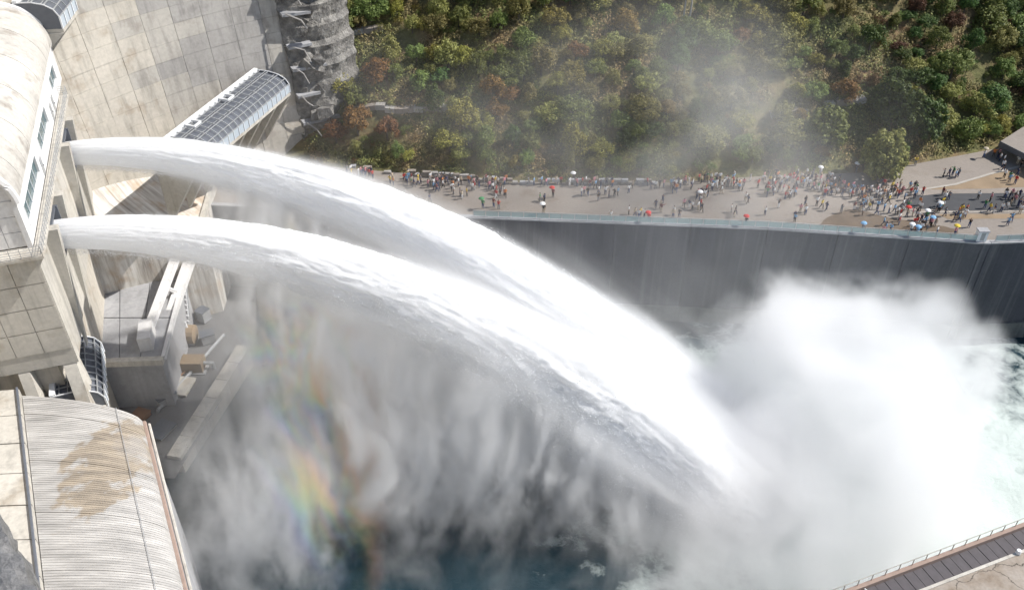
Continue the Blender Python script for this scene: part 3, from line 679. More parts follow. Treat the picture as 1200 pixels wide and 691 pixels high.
# ---- grey flat roof block below the lower jet, with its beams, stairs and plant
pr = empty('powerhouse', at(135, 370, -7), label='low grey powerhouse with flat roof under the lower jet', cat='building'); WO = -pr.location
c = [at(92, 424, -7), at(188, 420, -7), at(222, 290, -7), at(60, 285, -7)]
o = MB().hexa([(p.x, p.y, -20) for p in c], [(p.x, p.y, -7.3) for p in c]).build('walls', C_GREY, pr); o.location = WO
for i in range(4):
    for j in range(3):
        f = lambda u, v: c[0].lerp(c[1], u).lerp(c[3].lerp(c[2], u), v); e = .004
        q = [f(i / 4 + e, j / 3 + e), f((i + 1) / 4 - e, j / 3 + e), f((i + 1) / 4 - e, (j + 1) / 3 - e), f(i / 4 + e, (j + 1) / 3 - e)]
        o = MB().hexa([(p.x, p.y, -7.29) for p in q], [(p.x, p.y, -7) for p in q]).build('roof_slab', C_GREY, pr); o.location = WO
o = MB().bar(c[0] + Vector((-.3, -.5, .1)), c[1] + Vector((.6, -.5, .1)), .9, .9).build('parapet', C_PALE, pr); o.location = WO
o = MB().bar(c[1] + Vector((.5, -.1, .2)), c[2] + Vector((.5, 0, .2)), .5, .8).build('parapet', C_WHITE, pr); o.location = WO
fr = empty('inclined_frame', at(200, 330, -5), label='pair of white inclined concrete beams standing beside the powerhouse roof', cat='frame'); FO = -fr.location
for (a, b, w_) in (((168, 402, -6.5), (236, 222, -1), 1.1), ((186, 410, -9), (250, 226, -2), 1.5)):
    o = MB().bar(at(*a[:2], a[2]), at(*b[:2], b[2]), w_, 1.0).build('beam', C_WHITE, fr); o.location = FO
for s in (0, .33, .66, 1):
    o = MB().bar(at(168, 402, -6.5).lerp(at(236, 222, -1), s), at(186, 410, -9).lerp(at(250, 226, -2), s), .5, .5).build('cross_beam', C_WHITE, fr); o.location = FO
o = MB().box(-.9, .9, -2.2, 2.2, -2.5, 1.4).build('pedestal', C_WHITE, fr); o.location = at(172, 394, -6.2) + FO; o.rotation_euler = (0, 0, .25)
def stair(label, a, b, w0, w1, n):
    e = empty('steel_stair', a, label=label, cat='stairs', group='white outdoor stairs'); a = Vector(a); b = Vector(b); d = b - a; s = Vector((-d.y, d.x, 0)).normalized()
    for i in range(n):
        t = i / (n - 1); p = d * t; w_ = w0 + (w1 - w0) * t
        MB().bar(p - s * w_ / 2, p + s * w_ / 2, .42, .14).build('tread', STEEL_W, e)
    for k in (-1, 1):
        MB().bar(s * k * w0 / 2 + Vector((0, 0, -.2)), d + s * k * w1 / 2 + Vector((0, 0, -.2)), .12, .35).build('stringer', STEEL_G, e)
        MB().tube([s * k * w0 / 2 + Vector((0, 0, .9)), d + s * k * w1 / 2 + Vector((0, 0, .9))], .06, 6).build('handrail', STEEL_W, e)
stair('white stair with widening treads beside the inclined white beams', at(212, 374, -13), at(214, 332, -8), 3.0, 1.2, 8)
stair('short white stair flight below the powerhouse parapet', at(178, 462, -15), at(168, 432, -11), 1.6, 1.2, 6)
yard = tag(MB().add([(p.x, p.y, -16) for p in (at(120, 560, -16), at(205, 560, -16), at(300, 400, -16), at(300, 300, -16), at(160, 300, -16), at(90, 430, -16))], [(0, 1, 2, 3, 4, 5)]).build('yard_pavement', C_YARD), kind='structure')
def plant(name, label, cat, p, parts):
    e = empty(name, p, label=label, cat=cat)
    for n, mb_, mt in parts: mb_.build(n, mt, e)
plant('transformer', 'rounded tan tank standing beside the powerhouse yard stair', 'tank', at(216, 400, -16), [('tank', MB().tube([(-2.2, 0, 1.5), (-2, 0, 1.5), (2, 0, 1.5), (2.2, 0, 1.5)], [.8, 1.5, 1.5, .8], 14), EARTH), ('base', MB().box(-2, 2, -1, 1, 0, .6), C_GREY), ('bushing', MB().tube([(-1, 0, 2.8), (-1, 0, 4.0)], [.25, .12], 8), STEEL_W), ('bushing', MB().tube([(1, 0, 2.8), (1, 0, 4.0)], [.25, .12], 8), STEEL_W)])
plant('pump_unit', 'brown boxy pump unit on the powerhouse yard below the tan tank', 'machine', at(228, 432, -16), [('housing', MB().box(-1.6, 1.6, -1.1, 1.1, .2, 2.0), EARTH), ('plinth', MB().box(-2, 2, -1.4, 1.4, 0, .2), C_GREY), ('motor', MB().tube([(-3.0, 0, 1.2), (-1.6, 0, 1.2)], .8, 12), STEEL_D), ('pipe', MB().tube([(1.6, 0, 1.2), (3, 0, 1.2), (3, 0, .1)], .3, 8), STEEL_G)])
yr = random.Random(17)
YARD = [((196, 470), 'low grey cable cabinet on the wet yard nearest the ribbed roof', 'cabinet', (1.4, .8, 1.3)), ((165, 490), 'small rusty crate on the wet yard beside the lattice gallery', 'crate', (1.1, 1.0, .8)), ((215, 455), 'pale concrete plinth on the wet yard below the pump unit', 'plinth', (1.8, 1.2, .5)),
        ((245, 400), 'grey switch cabinet on the yard right of the tan tank', 'cabinet', (1.0, .8, 1.7)), ((190, 505), 'flat steel hatch box on the yard beside the guide wall end', 'hatch', (1.6, 1.3, .4)), ((240, 375), 'tall narrow grey cabinet behind the tan tank', 'cabinet', (.8, .8, 2.1))]
for (pxy, lab, cat, (a_, b_, h_)) in YARD:
    e = empty('yard_' + cat, at(*pxy, -16), yr.uniform(0, 1.5), label=lab, cat=cat); mt = RUST if 'rusty' in lab else C_PALE if 'pale' in lab else STEEL_G
    MB().box(-a_, a_, -b_, b_, .12, h_).build('body', mt, e); MB().box(-a_ - .08, a_ + .08, -b_ - .08, b_ + .08, h_, h_ + .1).build('lid', STEEL_D if mt is STEEL_G else mt, e); MB().box(-a_ * .9, a_ * .9, -b_ * .9, b_ * .9, 0, .12).build('skid', STEEL_D, e)
for k, (p0, p1, lab) in enumerate((((185, 480), (262, 392), 'long grey pipe run along the guide wall across the yard'), ((178, 470), (236, 418), 'thinner brown pipe run beside the pump unit'))):
    a_, b_ = at(*p0, -15.6), at(*p1, -15.6); e = empty('pipe_run', a_, label=lab, cat='pipe'); d_ = b_ - a_
    MB().tube([Vector((0, 0, 0)), d_ * .5, d_], .26 - .1 * k, 8).build('pipe', RUST if k else STEEL_G, e)
    for i in range(5): MB().bar(d_ * (i / 4) + Vector((0, 0, -.4)), d_ * (i / 4) + Vector((0, 0, .05)), .5, .3).build('saddle', C_GREY, e)
gw = empty('guide_wall', at(250, 470, -13), label='slanting pale concrete guide wall running into the spray', cat='wall'); WO2 = -gw.location
a, b = at(285, 405, -14.6), at(203, 535, -15.4); dd = (b - a); s = Vector((-dd.y, dd.x, 0)).normalized() * 1.0
for k in range(6):
    u, v = a + dd * (k / 6), a + dd * ((k + 1) / 6 - .004); q = [u - s, v - s, v + s, u + s]
    if (q[1] - q[0]).cross(q[2] - q[1]).z < 0: q = q[::-1]
    o = MB().hexa([(p.x, p.y, -21) for p in q], [(p.x, p.y, p.z) for p in q]).build('wall_block', C_PALE, gw); o.location = WO2
# ---- crest parapet beside the viewer
cp = empty('crest_parapet', (-3.2, 2.6, 71), label='rough dark stone parapet close by at the lower left corner', cat='parapet')
mb = MB(); a, b = at(-40, 540, 72.6), at(44, 700, 72.6)
dd = (b - a); nn = Vector((-dd.y, dd.x, 0)).normalized()
if nn.x > 0: nn = -nn
P = []
m = NT('parapet_stone'); w = m.world(); n1 = m.noise(w, 9, 8, .75); m.bump(n1, 1, .05)
PAR = m.done(m.ramp(n1, [(.3, (.10, .10, .10)), (.5, (.24, .235, .23)), (.7, (.40, .39, .375))]), .95)
a = a - dd * .3; dd = dd * 1.6
q = [a, a + dd, a + dd + nn * .9, a + nn * .9]
bm = MB().hexa([(p.x, p.y, 70.5) for p in q[::-1]], [(p.x, p.y, 72.6) for p in q[::-1]]); o = bm.build('coping', PAR, cp); o.location = -cp.location
md = o.modifiers.new('s', 'SUBSURF'); md.levels = md.render_levels = 5; md.subdivision_type = 'SIMPLE'
tx = bpy.data.textures.new('stone_relief', 'CLOUDS'); tx.noise_scale = .16; tx.noise_depth = 4; md = o.modifiers.new('d', 'DISPLACE'); md.texture = tx; md.strength = .12; md.texture_coords = 'GLOBAL'
# ---------------------------------------------------------------- trees and shrubs on the slope
def leaf_mat(name, dark, light, var=.35):
    m = NT(name); oi = m.n('ObjectInfo').outputs['Random']; g = m.n('NewGeometry').outputs['Random Per Island']
    c = m.ramp(g, [(0, dark), (.55, tuple((a + b) / 2 for a, b in zip(dark, light))), (1, light)])
    hsv = m.n('HueSaturation', {'Color': c, 'Hue': m.math('ADD', .475, m.math('MULTIPLY', oi, .05)), 'Value': m.math('ADD', .75, m.math('MULTIPLY', oi, .5))})
    m.b.inputs['Transmission Weight'].default_value = 0
    tr = m.n('BsdfTranslucent', {'Color': hsv.outputs[0]}); mx = m.n('MixShader', {0: .22, 1: m.b.outputs[0], 2: tr.outputs[0]}); m.t.links.new(mx.outputs[0], m.out.inputs['Surface'])
    return m.done(hsv.outputs[0], .6, .25)
LEAF = {'dark green': leaf_mat('dark_leaf', (.042, .070, .024), (.13, .19, .05)), 'mid green': leaf_mat('mid_leaf', (.085, .115, .034), (.25, .29, .08)),
        'olive': leaf_mat('olive_leaf', (.13, .13, .04), (.35, .32, .11)), 'yellow green': leaf_mat('yellow_leaf', (.11, .105, .024), (.38, .33, .08)),
        'rusty orange': leaf_mat('rusty_leaf', (.10, .058, .02), (.31, .175, .055)), 'reddish brown': leaf_mat('brown_leaf', (.075, .045, .026), (.22, .125, .065))}
BARK = plain('bark', (.10, .082, .065), .95)
def crown_mesh(seed, tall=1., clumps=46, leaves=70, cs=.36):
    r = random.Random(seed); V = []; F = []
    for k in range(clumps):
        th = r.uniform(0, 2 * math.pi); u = r.uniform(-.55, 1); s = math.sqrt(1 - u * u); rad = r.uniform(.45, .92)
        c = Vector((s * math.cos(th) * rad, s * math.sin(th) * rad, u * rad * tall)); cr = cs * r.uniform(.6, 1.15)
        for _ in range(leaves):
            d = Vector((r.gauss(0, 1), r.gauss(0, 1), r.gauss(.25, .9))); d.normalize(); p = c + d * cr * r.uniform(.55, 1)
            n = (d + Vector((r.uniform(-.7, .7), r.uniform(-.7, .7), r.uniform(-.2, .9)))).normalized()
            a = n.cross(Vector((r.uniform(-1, 1), r.uniform(-1, 1), r.uniform(-1, 1)))).normalized(); b = n.cross(a); l = r.uniform(.035, .085); w = l * r.uniform(.45, .75)
            i = len(V); V += [p - a * l, p + b * w, p + a * l, p - b * w]; F.append((i, i + 1, i + 2, i + 3))
    me = bpy.data.meshes.new('crown'); me.from_pydata([tuple(v) for v in V], [], F); me.materials.append(LEAF['mid green']); return me
CROWNS = [crown_mesh(s, t) for s, t in ((1, .8), (2, 1.0), (3, 1.25), (4, .75), (5, .95), (6, 1.1))]
BIGCROWNS = [crown_mesh(21, .95, 130, 80, .24), crown_mesh(22, 1.15, 130, 80, .23)]
SHRUBS = [crown_mesh(s, .6, 22, 40, .42) for s in (11, 12, 13)]
def trunk_mesh(seed):
    r = random.Random(seed); mb = MB(); top = Vector((r.uniform(-.12, .12), r.uniform(-.12, .12), 1.25)); mid = Vector((r.uniform(-.06, .06), r.uniform(-.06, .06), .6))
    mb.tube([(0, 0, -.3), mid, top], [.085, .062, .03], 7)
    for k in range(6):
        a = k * 1.05 + r.uniform(-.3, .3); s = mid.lerp(top, r.uniform(0, .8)); mb.tube([s, s + Vector((math.cos(a) * .3, math.sin(a) * .3, .22)), s + Vector((math.cos(a) * .62, math.sin(a) * .62, .55))], [.03, .022, .008], 5)
    me = mb.mesh('trunk'); me.materials.append(BARK); return me
TRUNKS = [trunk_mesh(s) for s in (1, 2, 3)]
def set_mat(o, m): o.material_slots[0].link = 'OBJECT'; o.material_slots[0].material = m
TREES = []
def size_word(r): return 'large' if r > 3 else 'tall' if r > 2.2 else 'medium' if r > 1.7 else 'small'
def zone(p):
    d = p[1] - foot_y(p[0]); x = p[0]
    v = 'at the foot of the slope' if d < 4 else 'low on the slope' if d < 10 else 'midway upslope' if d < 17 else 'high on the slope' if d < 24 else 'atop the view'
    h = 'beside the dam' if x < -22 else 'left of the mist' if x < 2 else 'in the mist' if x < 30 else 'above the crowd' if x < 55 else 'by the dark trees' if x < 74 else 'above the ramp'
    return v + ' ' + h
def tree(p, r, hue, big=False, shrub=False):
    p = Vector(p); rr = rnd
    name = 'shrub' if shrub else 'tree'
    e = empty(name, p, rr.uniform(0, 6.28), label=f"{size_word(r)} {hue} {'shrub' if shrub else 'tree'} {zone(p)}", cat=name, group='shrubs on the slope' if shrub else 'trees on the slope')
    h = r * (.35 if shrub else rr.uniform(.75, 1.15))
    c = mesh_obj('crown', rr.choice(BIGCROWNS if big else SHRUBS if shrub else CROWNS), None, e); c.location = (0, 0, h); c.scale = (r * rr.uniform(.75, 1.3), r * rr.uniform(.75, 1.3), r * rr.uniform(.75, 1.15)); set_mat(c, LEAF[hue])
    if not shrub:
        t = mesh_obj('trunk', rr.choice(TRUNKS), None, e); t.scale = (r, r, r * .95)
    TREES.append(e); return e
# the ones that stand out
for (x, y, r, hue, big) in [(1030, 207, 4.1, 'olive', True), (1040, 152, 4.2, 'dark green', True), (1078, 160, 3.6, 'dark green', True), (965, 170, 3.4, 'mid green', True), (922, 172, 2.6, 'olive', False),
                            (400, 40, 3.2, 'mid green', False), (395, 75, 3.0, 'olive', False), (400, 110, 2.6, 'yellow green', False), (420, 160, 2.8, 'rusty orange', False), (395, 170, 2.3, 'rusty orange', False), (455, 165, 2.4, 'rusty orange', False), (1130, 165, 2.5, 'mid green', False), (1155, 140, 3.0, 'dark green', False)]:
    p = on_hill(x, y) if not (1020 < x < 1040 and y > 200) else at(1030, 207, 0)
    tree(p, r, hue, big)
placed = [(t.location.x, t.location.y, 2.8) for t in TREES]
def hue_at(x, y, r):
    sx, sy = seen((x, y, hill_z(x, y))); u = r.random(); n = fbm(x * .06, y * .09, 7, 3)
    if sx < 470 and sy > 90: return 'rusty orange' if u < .3 else 'olive' if u < .8 else 'mid green'
    if 960 < sx and sy < 110 and n > -.2: return 'reddish brown' if u < .3 else 'mid green' if u < .75 else 'dark green'
    if 640 < sx < 760 and 20 < sy < 80: return 'yellow green' if u < .4 else 'olive' if u < .8 else 'rusty orange'
    if n > .35: return 'rusty orange' if u < .15 else 'yellow green' if u < .6 else 'olive'
    if n < -.2: return 'dark green' if u < .4 else 'mid green' if u < .75 else 'olive'
    return 'mid green' if u < .36 else 'olive' if u < .76 else 'yellow green' if u < .90 else 'rusty orange' if u < .92 else 'dark green'
tr = random.Random(41); tries = 0
while len(TREES) < 296 and tries < 14000:
    tries += 1; x = tr.uniform(-31, 118); d = 1.2 + 30 * tr.random() ** .9; y = foot_y(x) + d
    sx, sy = seen((x, y, hill_z(x, y) + 2))
    if sx > 1240 or sy < -35 or sx < 380: continue
    r = tr.choice((1.3, 1.6, 1.8, 2.0, 2.3, 2.7)); 
    if d < 3: r = min(r, 1.5)
    if any((x - a) ** 2 + (y - b) ** 2 < (.50 * (r + c)) ** 2 for a, b, c in placed): continue
    if any((lambda q: abs(sx - q[0]) < 34 and -2 < sy - q[1] < 22)(((a[0] + b[0]) / 2, (a[1] + b[1]) / 2)) for a, b, _ in LEDGES): continue
    placed.append((x, y, r)); tree((x, y, hill_z(x, y)), r, hue_at(x, y, tr))
n0 = len(TREES); tries = 0
while len(TREES) < n0 + 296 and tries < 9000:
    tries += 1; x = tr.uniform(-33, 118); d = .8 + 30 * tr.random() ** 1.1; y = foot_y(x) + d; sx, sy = seen((x, y, hill_z(x, y) + .5))
    if sx > 1225 or sy < -12 or sx < 376: continue
    r = tr.choice((.6, .8, 1.0, 1.3))
    if any((x - a) ** 2 + (y - b) ** 2 < (.42 * (r + c * .55)) ** 2 for a, b, c in placed): continue
    placed.append((x, y, r)); tree((x, y, hill_z(x, y)), r, hue_at(x, y, tr), shrub=True)
for t_ in TREES: t_['label'] = t_['label'].replace('at the foot of the slope', 'at slope foot')
single_out(TREES)
# undergrowth, nobody could count it
V, F = [], []; ur = random.Random(5)
for _ in range(16000):
    x = ur.uniform(-35, 120); d_ = .3 + 33 * ur.random(); y = foot_y(x) + d_; z = hill_z(x, y)
    if mnoise.fractal(Vector((x * .15, y * .15, 2)), 1, 2, 3) < -.30 + .2 * ur.random(): continue
    R_ = ur.uniform(.45, 1.35); H_ = R_ * ur.uniform(.6, 1.3)
    for k in range(16):
        a = ur.uniform(0, 6.28); q = R_ * math.sqrt(ur.random()); l = ur.uniform(.10, .24); c = Vector((x + math.cos(a) * q, y + math.sin(a) * q, z + H_ * (1 - (q / R_) ** 2) * ur.uniform(.5, 1) + .05))
        n = Vector((math.cos(a) * q / R_ + ur.uniform(-.6, .6), math.sin(a) * q / R_ + ur.uniform(-.6, .6), ur.uniform(.3, 1))).normalized(); t = n.cross(Vector((ur.uniform(-1, 1), ur.uniform(-1, 1), .1))).normalized(); s = n.cross(t) * .55; i = len(V)
        V += [tuple(c - t * l), tuple(c + s * l), tuple(c + t * l), tuple(c - s * l)]; F.append((i, i + 1, i + 2, i + 3))
me = bpy.data.meshes.new('undergrowth'); me.from_pydata(V, [], F)
m = NT('undergrowth_leaf'); g_ = m.n('NewGeometry').outputs['Random Per Island']; big = m.noise(m.world(), .13, 4)
c = m.mix(m.ramp(big, [(.45, (0, 0, 0)), (.6, (1, 1, 1))]), m.ramp(g_, [(0, (.06, .08, .024)), (1, (.27, .28, .08))]), m.ramp(g_, [(0, (.13, .09, .04)), (1, (.38, .27, .12))]))
tag(mesh_obj('undergrowth', me, m.done(c, .8)), 'low grass and weeds covering the slope between the trees', 'undergrowth', kind='stuff')
# two bare poles high on the slope
for (x, y, lab) in ((800, 26, 'tall bare pale trunk at the top edge above the mist, left one'), (807, 28, 'tall bare pale trunk at the top edge above the mist, right one')):
    p = on_hill(x, y); e = empty('dead_tree', p, label=lab, cat='dead tree', group='bare trunks'); MB().tube([(0, 0, -.3), (.1, 0, 3), (-.1, 0, 7)], [.2, .15, .06], 7).build('trunk', C_GREY, e); MB().tube([(0, 0, 4), (.9, .2, 5.2)], [.07, .02], 5).build('branch', C_GREY, e)
# ---------------------------------------------------------------- people on the terrace
SKIN = plain('skin', (.42, .27, .19), .6, var=.1); HAIR = plain('hair', (.02, .017, .015), .6); SHOE = plain('shoe', (.05, .045, .04), .6)
CLOTH = {}
def cloth(n, c): CLOTH[n] = plain('cloth_' + n.replace(' ', '_'), c, .85, var=.12, scale=6)
for n, c in (('white', (.74, .74, .73)), ('black', (.018, .018, .02)), ('red', (.48, .035, .03)), ('navy', (.025, .035, .09)), ('sky blue', (.20, .38, .58)), ('pink', (.60, .25, .29)), ('yellow', (.62, .45, .05)), ('grey', (.22, .22, .23)), ('beige', (.45, .38, .28)), ('green', (.06, .22, .09)), ('orange', (.58, .19, .04)), ('maroon', (.16, .03, .035)), ('dark blue', (.05, .08, .18)), ('brown', (.14, .09, .055))): cloth(n, c)
def body(pose):
    """one continuous figure grown over a jointed skeleton (metres, facing -y)"""
    J = dict(pel=(0, 0, .95), chest=(0, .01, 1.28), neck=(0, .01, 1.46), head=(0, -.01, 1.58), crown=(0, 0, 1.68))
    L = {'stand': dict(kl=(.10, -.02, .50), fl=(.11, 0, .07), kr=(-.10, -.02, .50), fr=(-.12, 0, .07), el=(.25, .04, 1.12), hl=(.27, -.04, .86), er=(-.25, .04, 1.12), hr=(-.27, -.04, .86)),
         'walk': dict(kl=(.10, -.20, .52), fl=(.10, -.26, .07), kr=(-.09, .06, .50), fr=(-.10, .30, .10), el=(.24, .14, 1.14), hl=(.25, .12, .90), er=(-.24, -.08, 1.14), hr=(-.24, -.26, .98)),
         'photo': dict(kl=(.10, -.02, .50), fl=(.13, 0, .07), kr=(-.10, -.02, .50), fr=(-.13, 0, .07), el=(.27, -.14, 1.26), hl=(.09, -.30, 1.50), er=(-.27, -.14, 1.26), hr=(-.09, -.30, 1.50)),
         'hip': dict(kl=(.11, -.02, .50), fl=(.16, 0, .07), kr=(-.10, -.02, .50), fr=(-.12, .04, .07), el=(.36, .08, 1.16), hl=(.17, -.06, .98), er=(-.25, .04, 1.12), hr=(-.28, -.06, .86)),
         'hold': dict(kl=(.10, -.02, .50), fl=(.11, -.06, .07), kr=(-.10, -.02, .50), fr=(-.11, .05, .07), el=(.25, .04, 1.12), hl=(.27, -.04, .86), er=(-.26, -.05, 1.15), hr=(-.20, -.26, 1.32)),
         'point': dict(kl=(.10, -.02, .50), fl=(.12, 0, .07), kr=(-.10, -.04, .50), fr=(-.12, -.04, .07), el=(.25, .04, 1.12), hl=(.27, -.04, .86), er=(-.34, -.22, 1.36), hr=(-.42, -.46, 1.46))}[pose]
    pts, edges, rad = [], [], []
    def v(p, r): pts.append(p); rad.append(r); return len(pts) - 1
    pel = v(J['pel'], .15); waist = v((0, 0, 1.10), .135); ch = v(J['chest'], .155); nk = v(J['neck'], .058); hd = v(J['head'], .098); cr = v(J['crown'], .085); nose = v((0, -.115, 1.575), .022)
    edges += [(pel, waist), (waist, ch), (ch, nk), (nk, hd), (hd, cr), (hd, nose)]
    for s, k in ((1, 'l'), (-1, 'r')):
        hip = v((.09 * s, 0, .88), .10); kn = v(L['k' + k], .07); an = v((L['f' + k][0], L['f' + k][1], L['f' + k][2]), .05); toe = v((L['f' + k][0] + .02 * s, L['f' + k][1] - .16, .045), .038)
        sh = v((.185 * s, .01, 1.385), .062); el = v(L['e' + k], .046); ha = v(L['h' + k], .034); h = Vector(L['h' + k]); dirv = (h - Vector(L['e' + k])).normalized(); fi = v(tuple(h + dirv * .13), .028)
        edges += [(pel, hip), (hip, kn), (kn, an), (an, toe), (ch, sh), (sh, el), (el, ha), (ha, fi)]
    me = bpy.data.meshes.new('body_src'); me.from_pydata(pts, edges, []); o = bpy.data.objects.new('body_src', me); col.objects.link(o)
    md = o.modifiers.new('skin', 'SKIN'); md.use_smooth_shade = True
    for i, sv in enumerate(me.skin_vertices[0].data): sv.radius = (rad[i] * 1.12, rad[i] * 1.12 * (.72 if i in (0, 1, 2) else 1)); sv.use_root = (i == 0)
    md = o.modifiers.new('sub', 'SUBSURF'); md.levels = 1; md.render_levels = 1
    dg = bpy.context.evaluated_depsgraph_get(); out = bpy.data.meshes.new_from_object(o.evaluated_get(dg)); bpy.data.objects.remove(o)
    out.name = 'person_' + pose; out.materials.clear()
    for mt in (SKIN, CLOTH['white'], CLOTH['navy'], HAIR, SHOE): out.materials.append(mt)
    hands = [Vector(L['hl']), Vector(L['hr'])]
    for p in out.polygons:
        c = p.center
        if c.z > 1.60 or (c.z > 1.50 and c.y > .005): k = 3
        elif c.z > 1.44: k = 0
        elif min((c - h).length for h in hands) < .17: k = 0
        elif c.z > .93: k = 1
        elif c.z > .11: k = 2
        else: k = 4
        p.material_index = k
    return out
POSES = {k: body(k) for k in ('stand', 'walk', 'photo', 'hip', 'hold', 'point')}
ACT = {'stand': 'standing', 'walk': 'walking', 'photo': 'raising both hands', 'hip': 'standing hand on hip', 'hold': 'standing', 'point': 'pointing'}
PEOPLE = []; pr_ = random.Random(99)
def person(p, pose, top, bot, where, rz=None, wet=False):
    o = mesh_obj('person', POSES[pose]); o.location = p; o.rotation_euler = (0, 0, pr_.uniform(0, 6.28) if rz is None else rz); s = pr_.uniform(.94, 1.08); o.scale = (s, s, s)
    for i, mt in ((1, CLOTH[top]), (2, CLOTH[bot])): o.material_slots[i].link = 'OBJECT'; o.material_slots[i].material = mt
    tag(o, f"person, {top} top, {bot} trousers, {where}", 'person', 'people on the terrace'); PEOPLE.append(o); return o
def umbrella(p, hue, where):
    e = empty('umbrella', p, label=f"{hue} umbrella held open {where}", cat='umbrella', group='umbrellas in the crowd'); mb = MB(); n = 10
    ring = lambda r, z: [(r * math.cos(2 * math.pi * i / n), r * math.sin(2 * math.pi * i / n), z) for i in range(n)]
    P = ring(.02, 2.18) + ring(.24, 2.12) + ring(.40, 2.02) + ring(.48, 1.90)
    for k in range(3):
        for i in range(n): mb.f.append((k * n + i, (k + 1) * n + i, (k + 1) * n + (i + 1) % n, k * n + (i + 1) % n)); mb.m.append(0)
    mb.v = P; mb.build('canopy', CLOTH[hue], e); MB().tube([(0, 0, 1.3), (0, 0, 2.24)], .014, 6).build('shaft', STEEL_D, e)
    for i in range(5): a = 4 * math.pi * i / n; MB().bar((0, 0, 2.12), (.465 * math.cos(a), .465 * math.sin(a), 1.895), .015).build('rib', STEEL_G, e)
    MB().tube([(0, 0, 1.1), (0, 0, 1.32)], .022, 6).build('handle', SHOE, e); PEOPLE.append(e); return e
TOPS = ['white'] * 7 + ['black'] * 4 + ['red'] * 2 + ['navy'] * 3 + ['sky blue'] * 3 + ['pink'] * 2 + ['yellow', 'grey', 'grey', 'beige', 'beige', 'green', 'orange', 'maroon']
BOTS = ['black'] * 4 + ['navy'] * 4 + ['dark blue'] * 4 + ['grey'] * 2 + ['beige', 'white', 'brown']
ZONES = [  # photograph area on the terrace, how many, words
    ((390, 470, 192, 214), 13, 'near the dam end'), ((470, 660, 211, 221), 36, 'along the stone wall'), ((660, 880, 212, 228), 44, 'before the misty slope'),
    ((485, 700, 224, 246), 15, 'on the open terrace'), ((700, 890, 228, 254), 22, 'in the misty middle'), ((885, 975, 205, 232), 42, 'left of round tree'),
    ((975, 1065, 222, 240), 44, 'below the round tree'), ((890, 1050, 238, 258), 24, 'above the dirt patch'), ((930, 1110, 271, 276), 19, 'at the glass railing'),
    ((1050, 1120, 228, 264), 20, 'by the road end'), ((1120, 1198, 228, 270), 20, 'on the right road'), ((1060, 1198, 180, 216), 20, 'on the right ramp'), ((560, 880, 254, 258), 12, 'at the misty edge')]
taken = []
for (x0, x1, y0, y1), n, where in ZONES:
    k = tries = 0
    while k < n and tries < 4000:
        tries += 1; sx, sy = pr_.uniform(x0, x1), pr_.uniform(y0, y1); p = at(sx, sy, 0)
        if taken and k and pr_.random() < .6: q_ = taken[-1]; a_ = pr_.uniform(0, 6.28); p = Vector((q_[0] + math.cos(a_) * pr_.uniform(.62, 1.1), q_[1] + math.sin(a_) * pr_.uniform(.62, 1.1), 0))
        if p.y < edge_y(p.x) + .75 or p.y > foot_y(p.x) - (1.9 if p.x < 27 else .6): continue
        if any((p.x - a) ** 2 + (p.y - b) ** 2 < .30 for a, b in taken): continue
        if (p - TREES[0].location).length < .8: continue
        taken.append((p.x, p.y)); k += 1
        pose = pr_.choice(('stand', 'stand', 'walk', 'walk', 'photo', 'hip', 'point'))
        person((p.x, p.y, .012), pose, pr_.choice(TOPS), pr_.choice(BOTS), where, rz=(pr_.gauss(0, .7) if where.startswith('at the') else None))
for (sx, sy, hue, where) in [(1001, 190 + 6, 'white', 'on the ramp above the earth bank'), (1084, 254, 'white', 'beside the asphalt road end'), (1062, 250, 'red', 'in the group by the road end'), (1066, 270, 'white', 'over the dirt patch by the railing'),
                             (1090, 262, 'sky blue', 'low beside the railing'), (1099, 245, 'white', 'on the asphalt edge'), (1152, 181, 'beige', 'high on the ramp'), (1118, 272, 'yellow', 'at the railing right of the dirt'),
                             (1073, 273, 'sky blue', 'at the railing'), (1012, 273, 'sky blue', 'at the railing further left'), (874, 262, 'red', 'at the terrace edge in the mist'), (648, 227, 'red', 'before the misty slope'),
                             (566, 240, 'green', 'on the open left terrace'), (637, 246, 'white', 'on the open terrace beside the wall edge'), (672, 205, 'white', 'by the slope behind the crowd'), (760, 258, 'red', 'at the edge above the dark wall'), (960, 203, 'white', 'at the foot of the slope in the crowd'), (820, 232, 'white', 'deep in the mist')]:
    p = at(sx, sy + 4, 0)
    p.y = max(p.y, edge_y(p.x) + .8); p.y = min(p.y, foot_y(p.x) - .5)
    h = person((p.x, p.y, .012), 'hold', pr_.choice(TOPS), pr_.choice(BOTS), f'under {hue} umbrella', rz=0); umbrella((p.x - .20, p.y - .27, .05), hue, where)
single_out([o for o in PEOPLE])
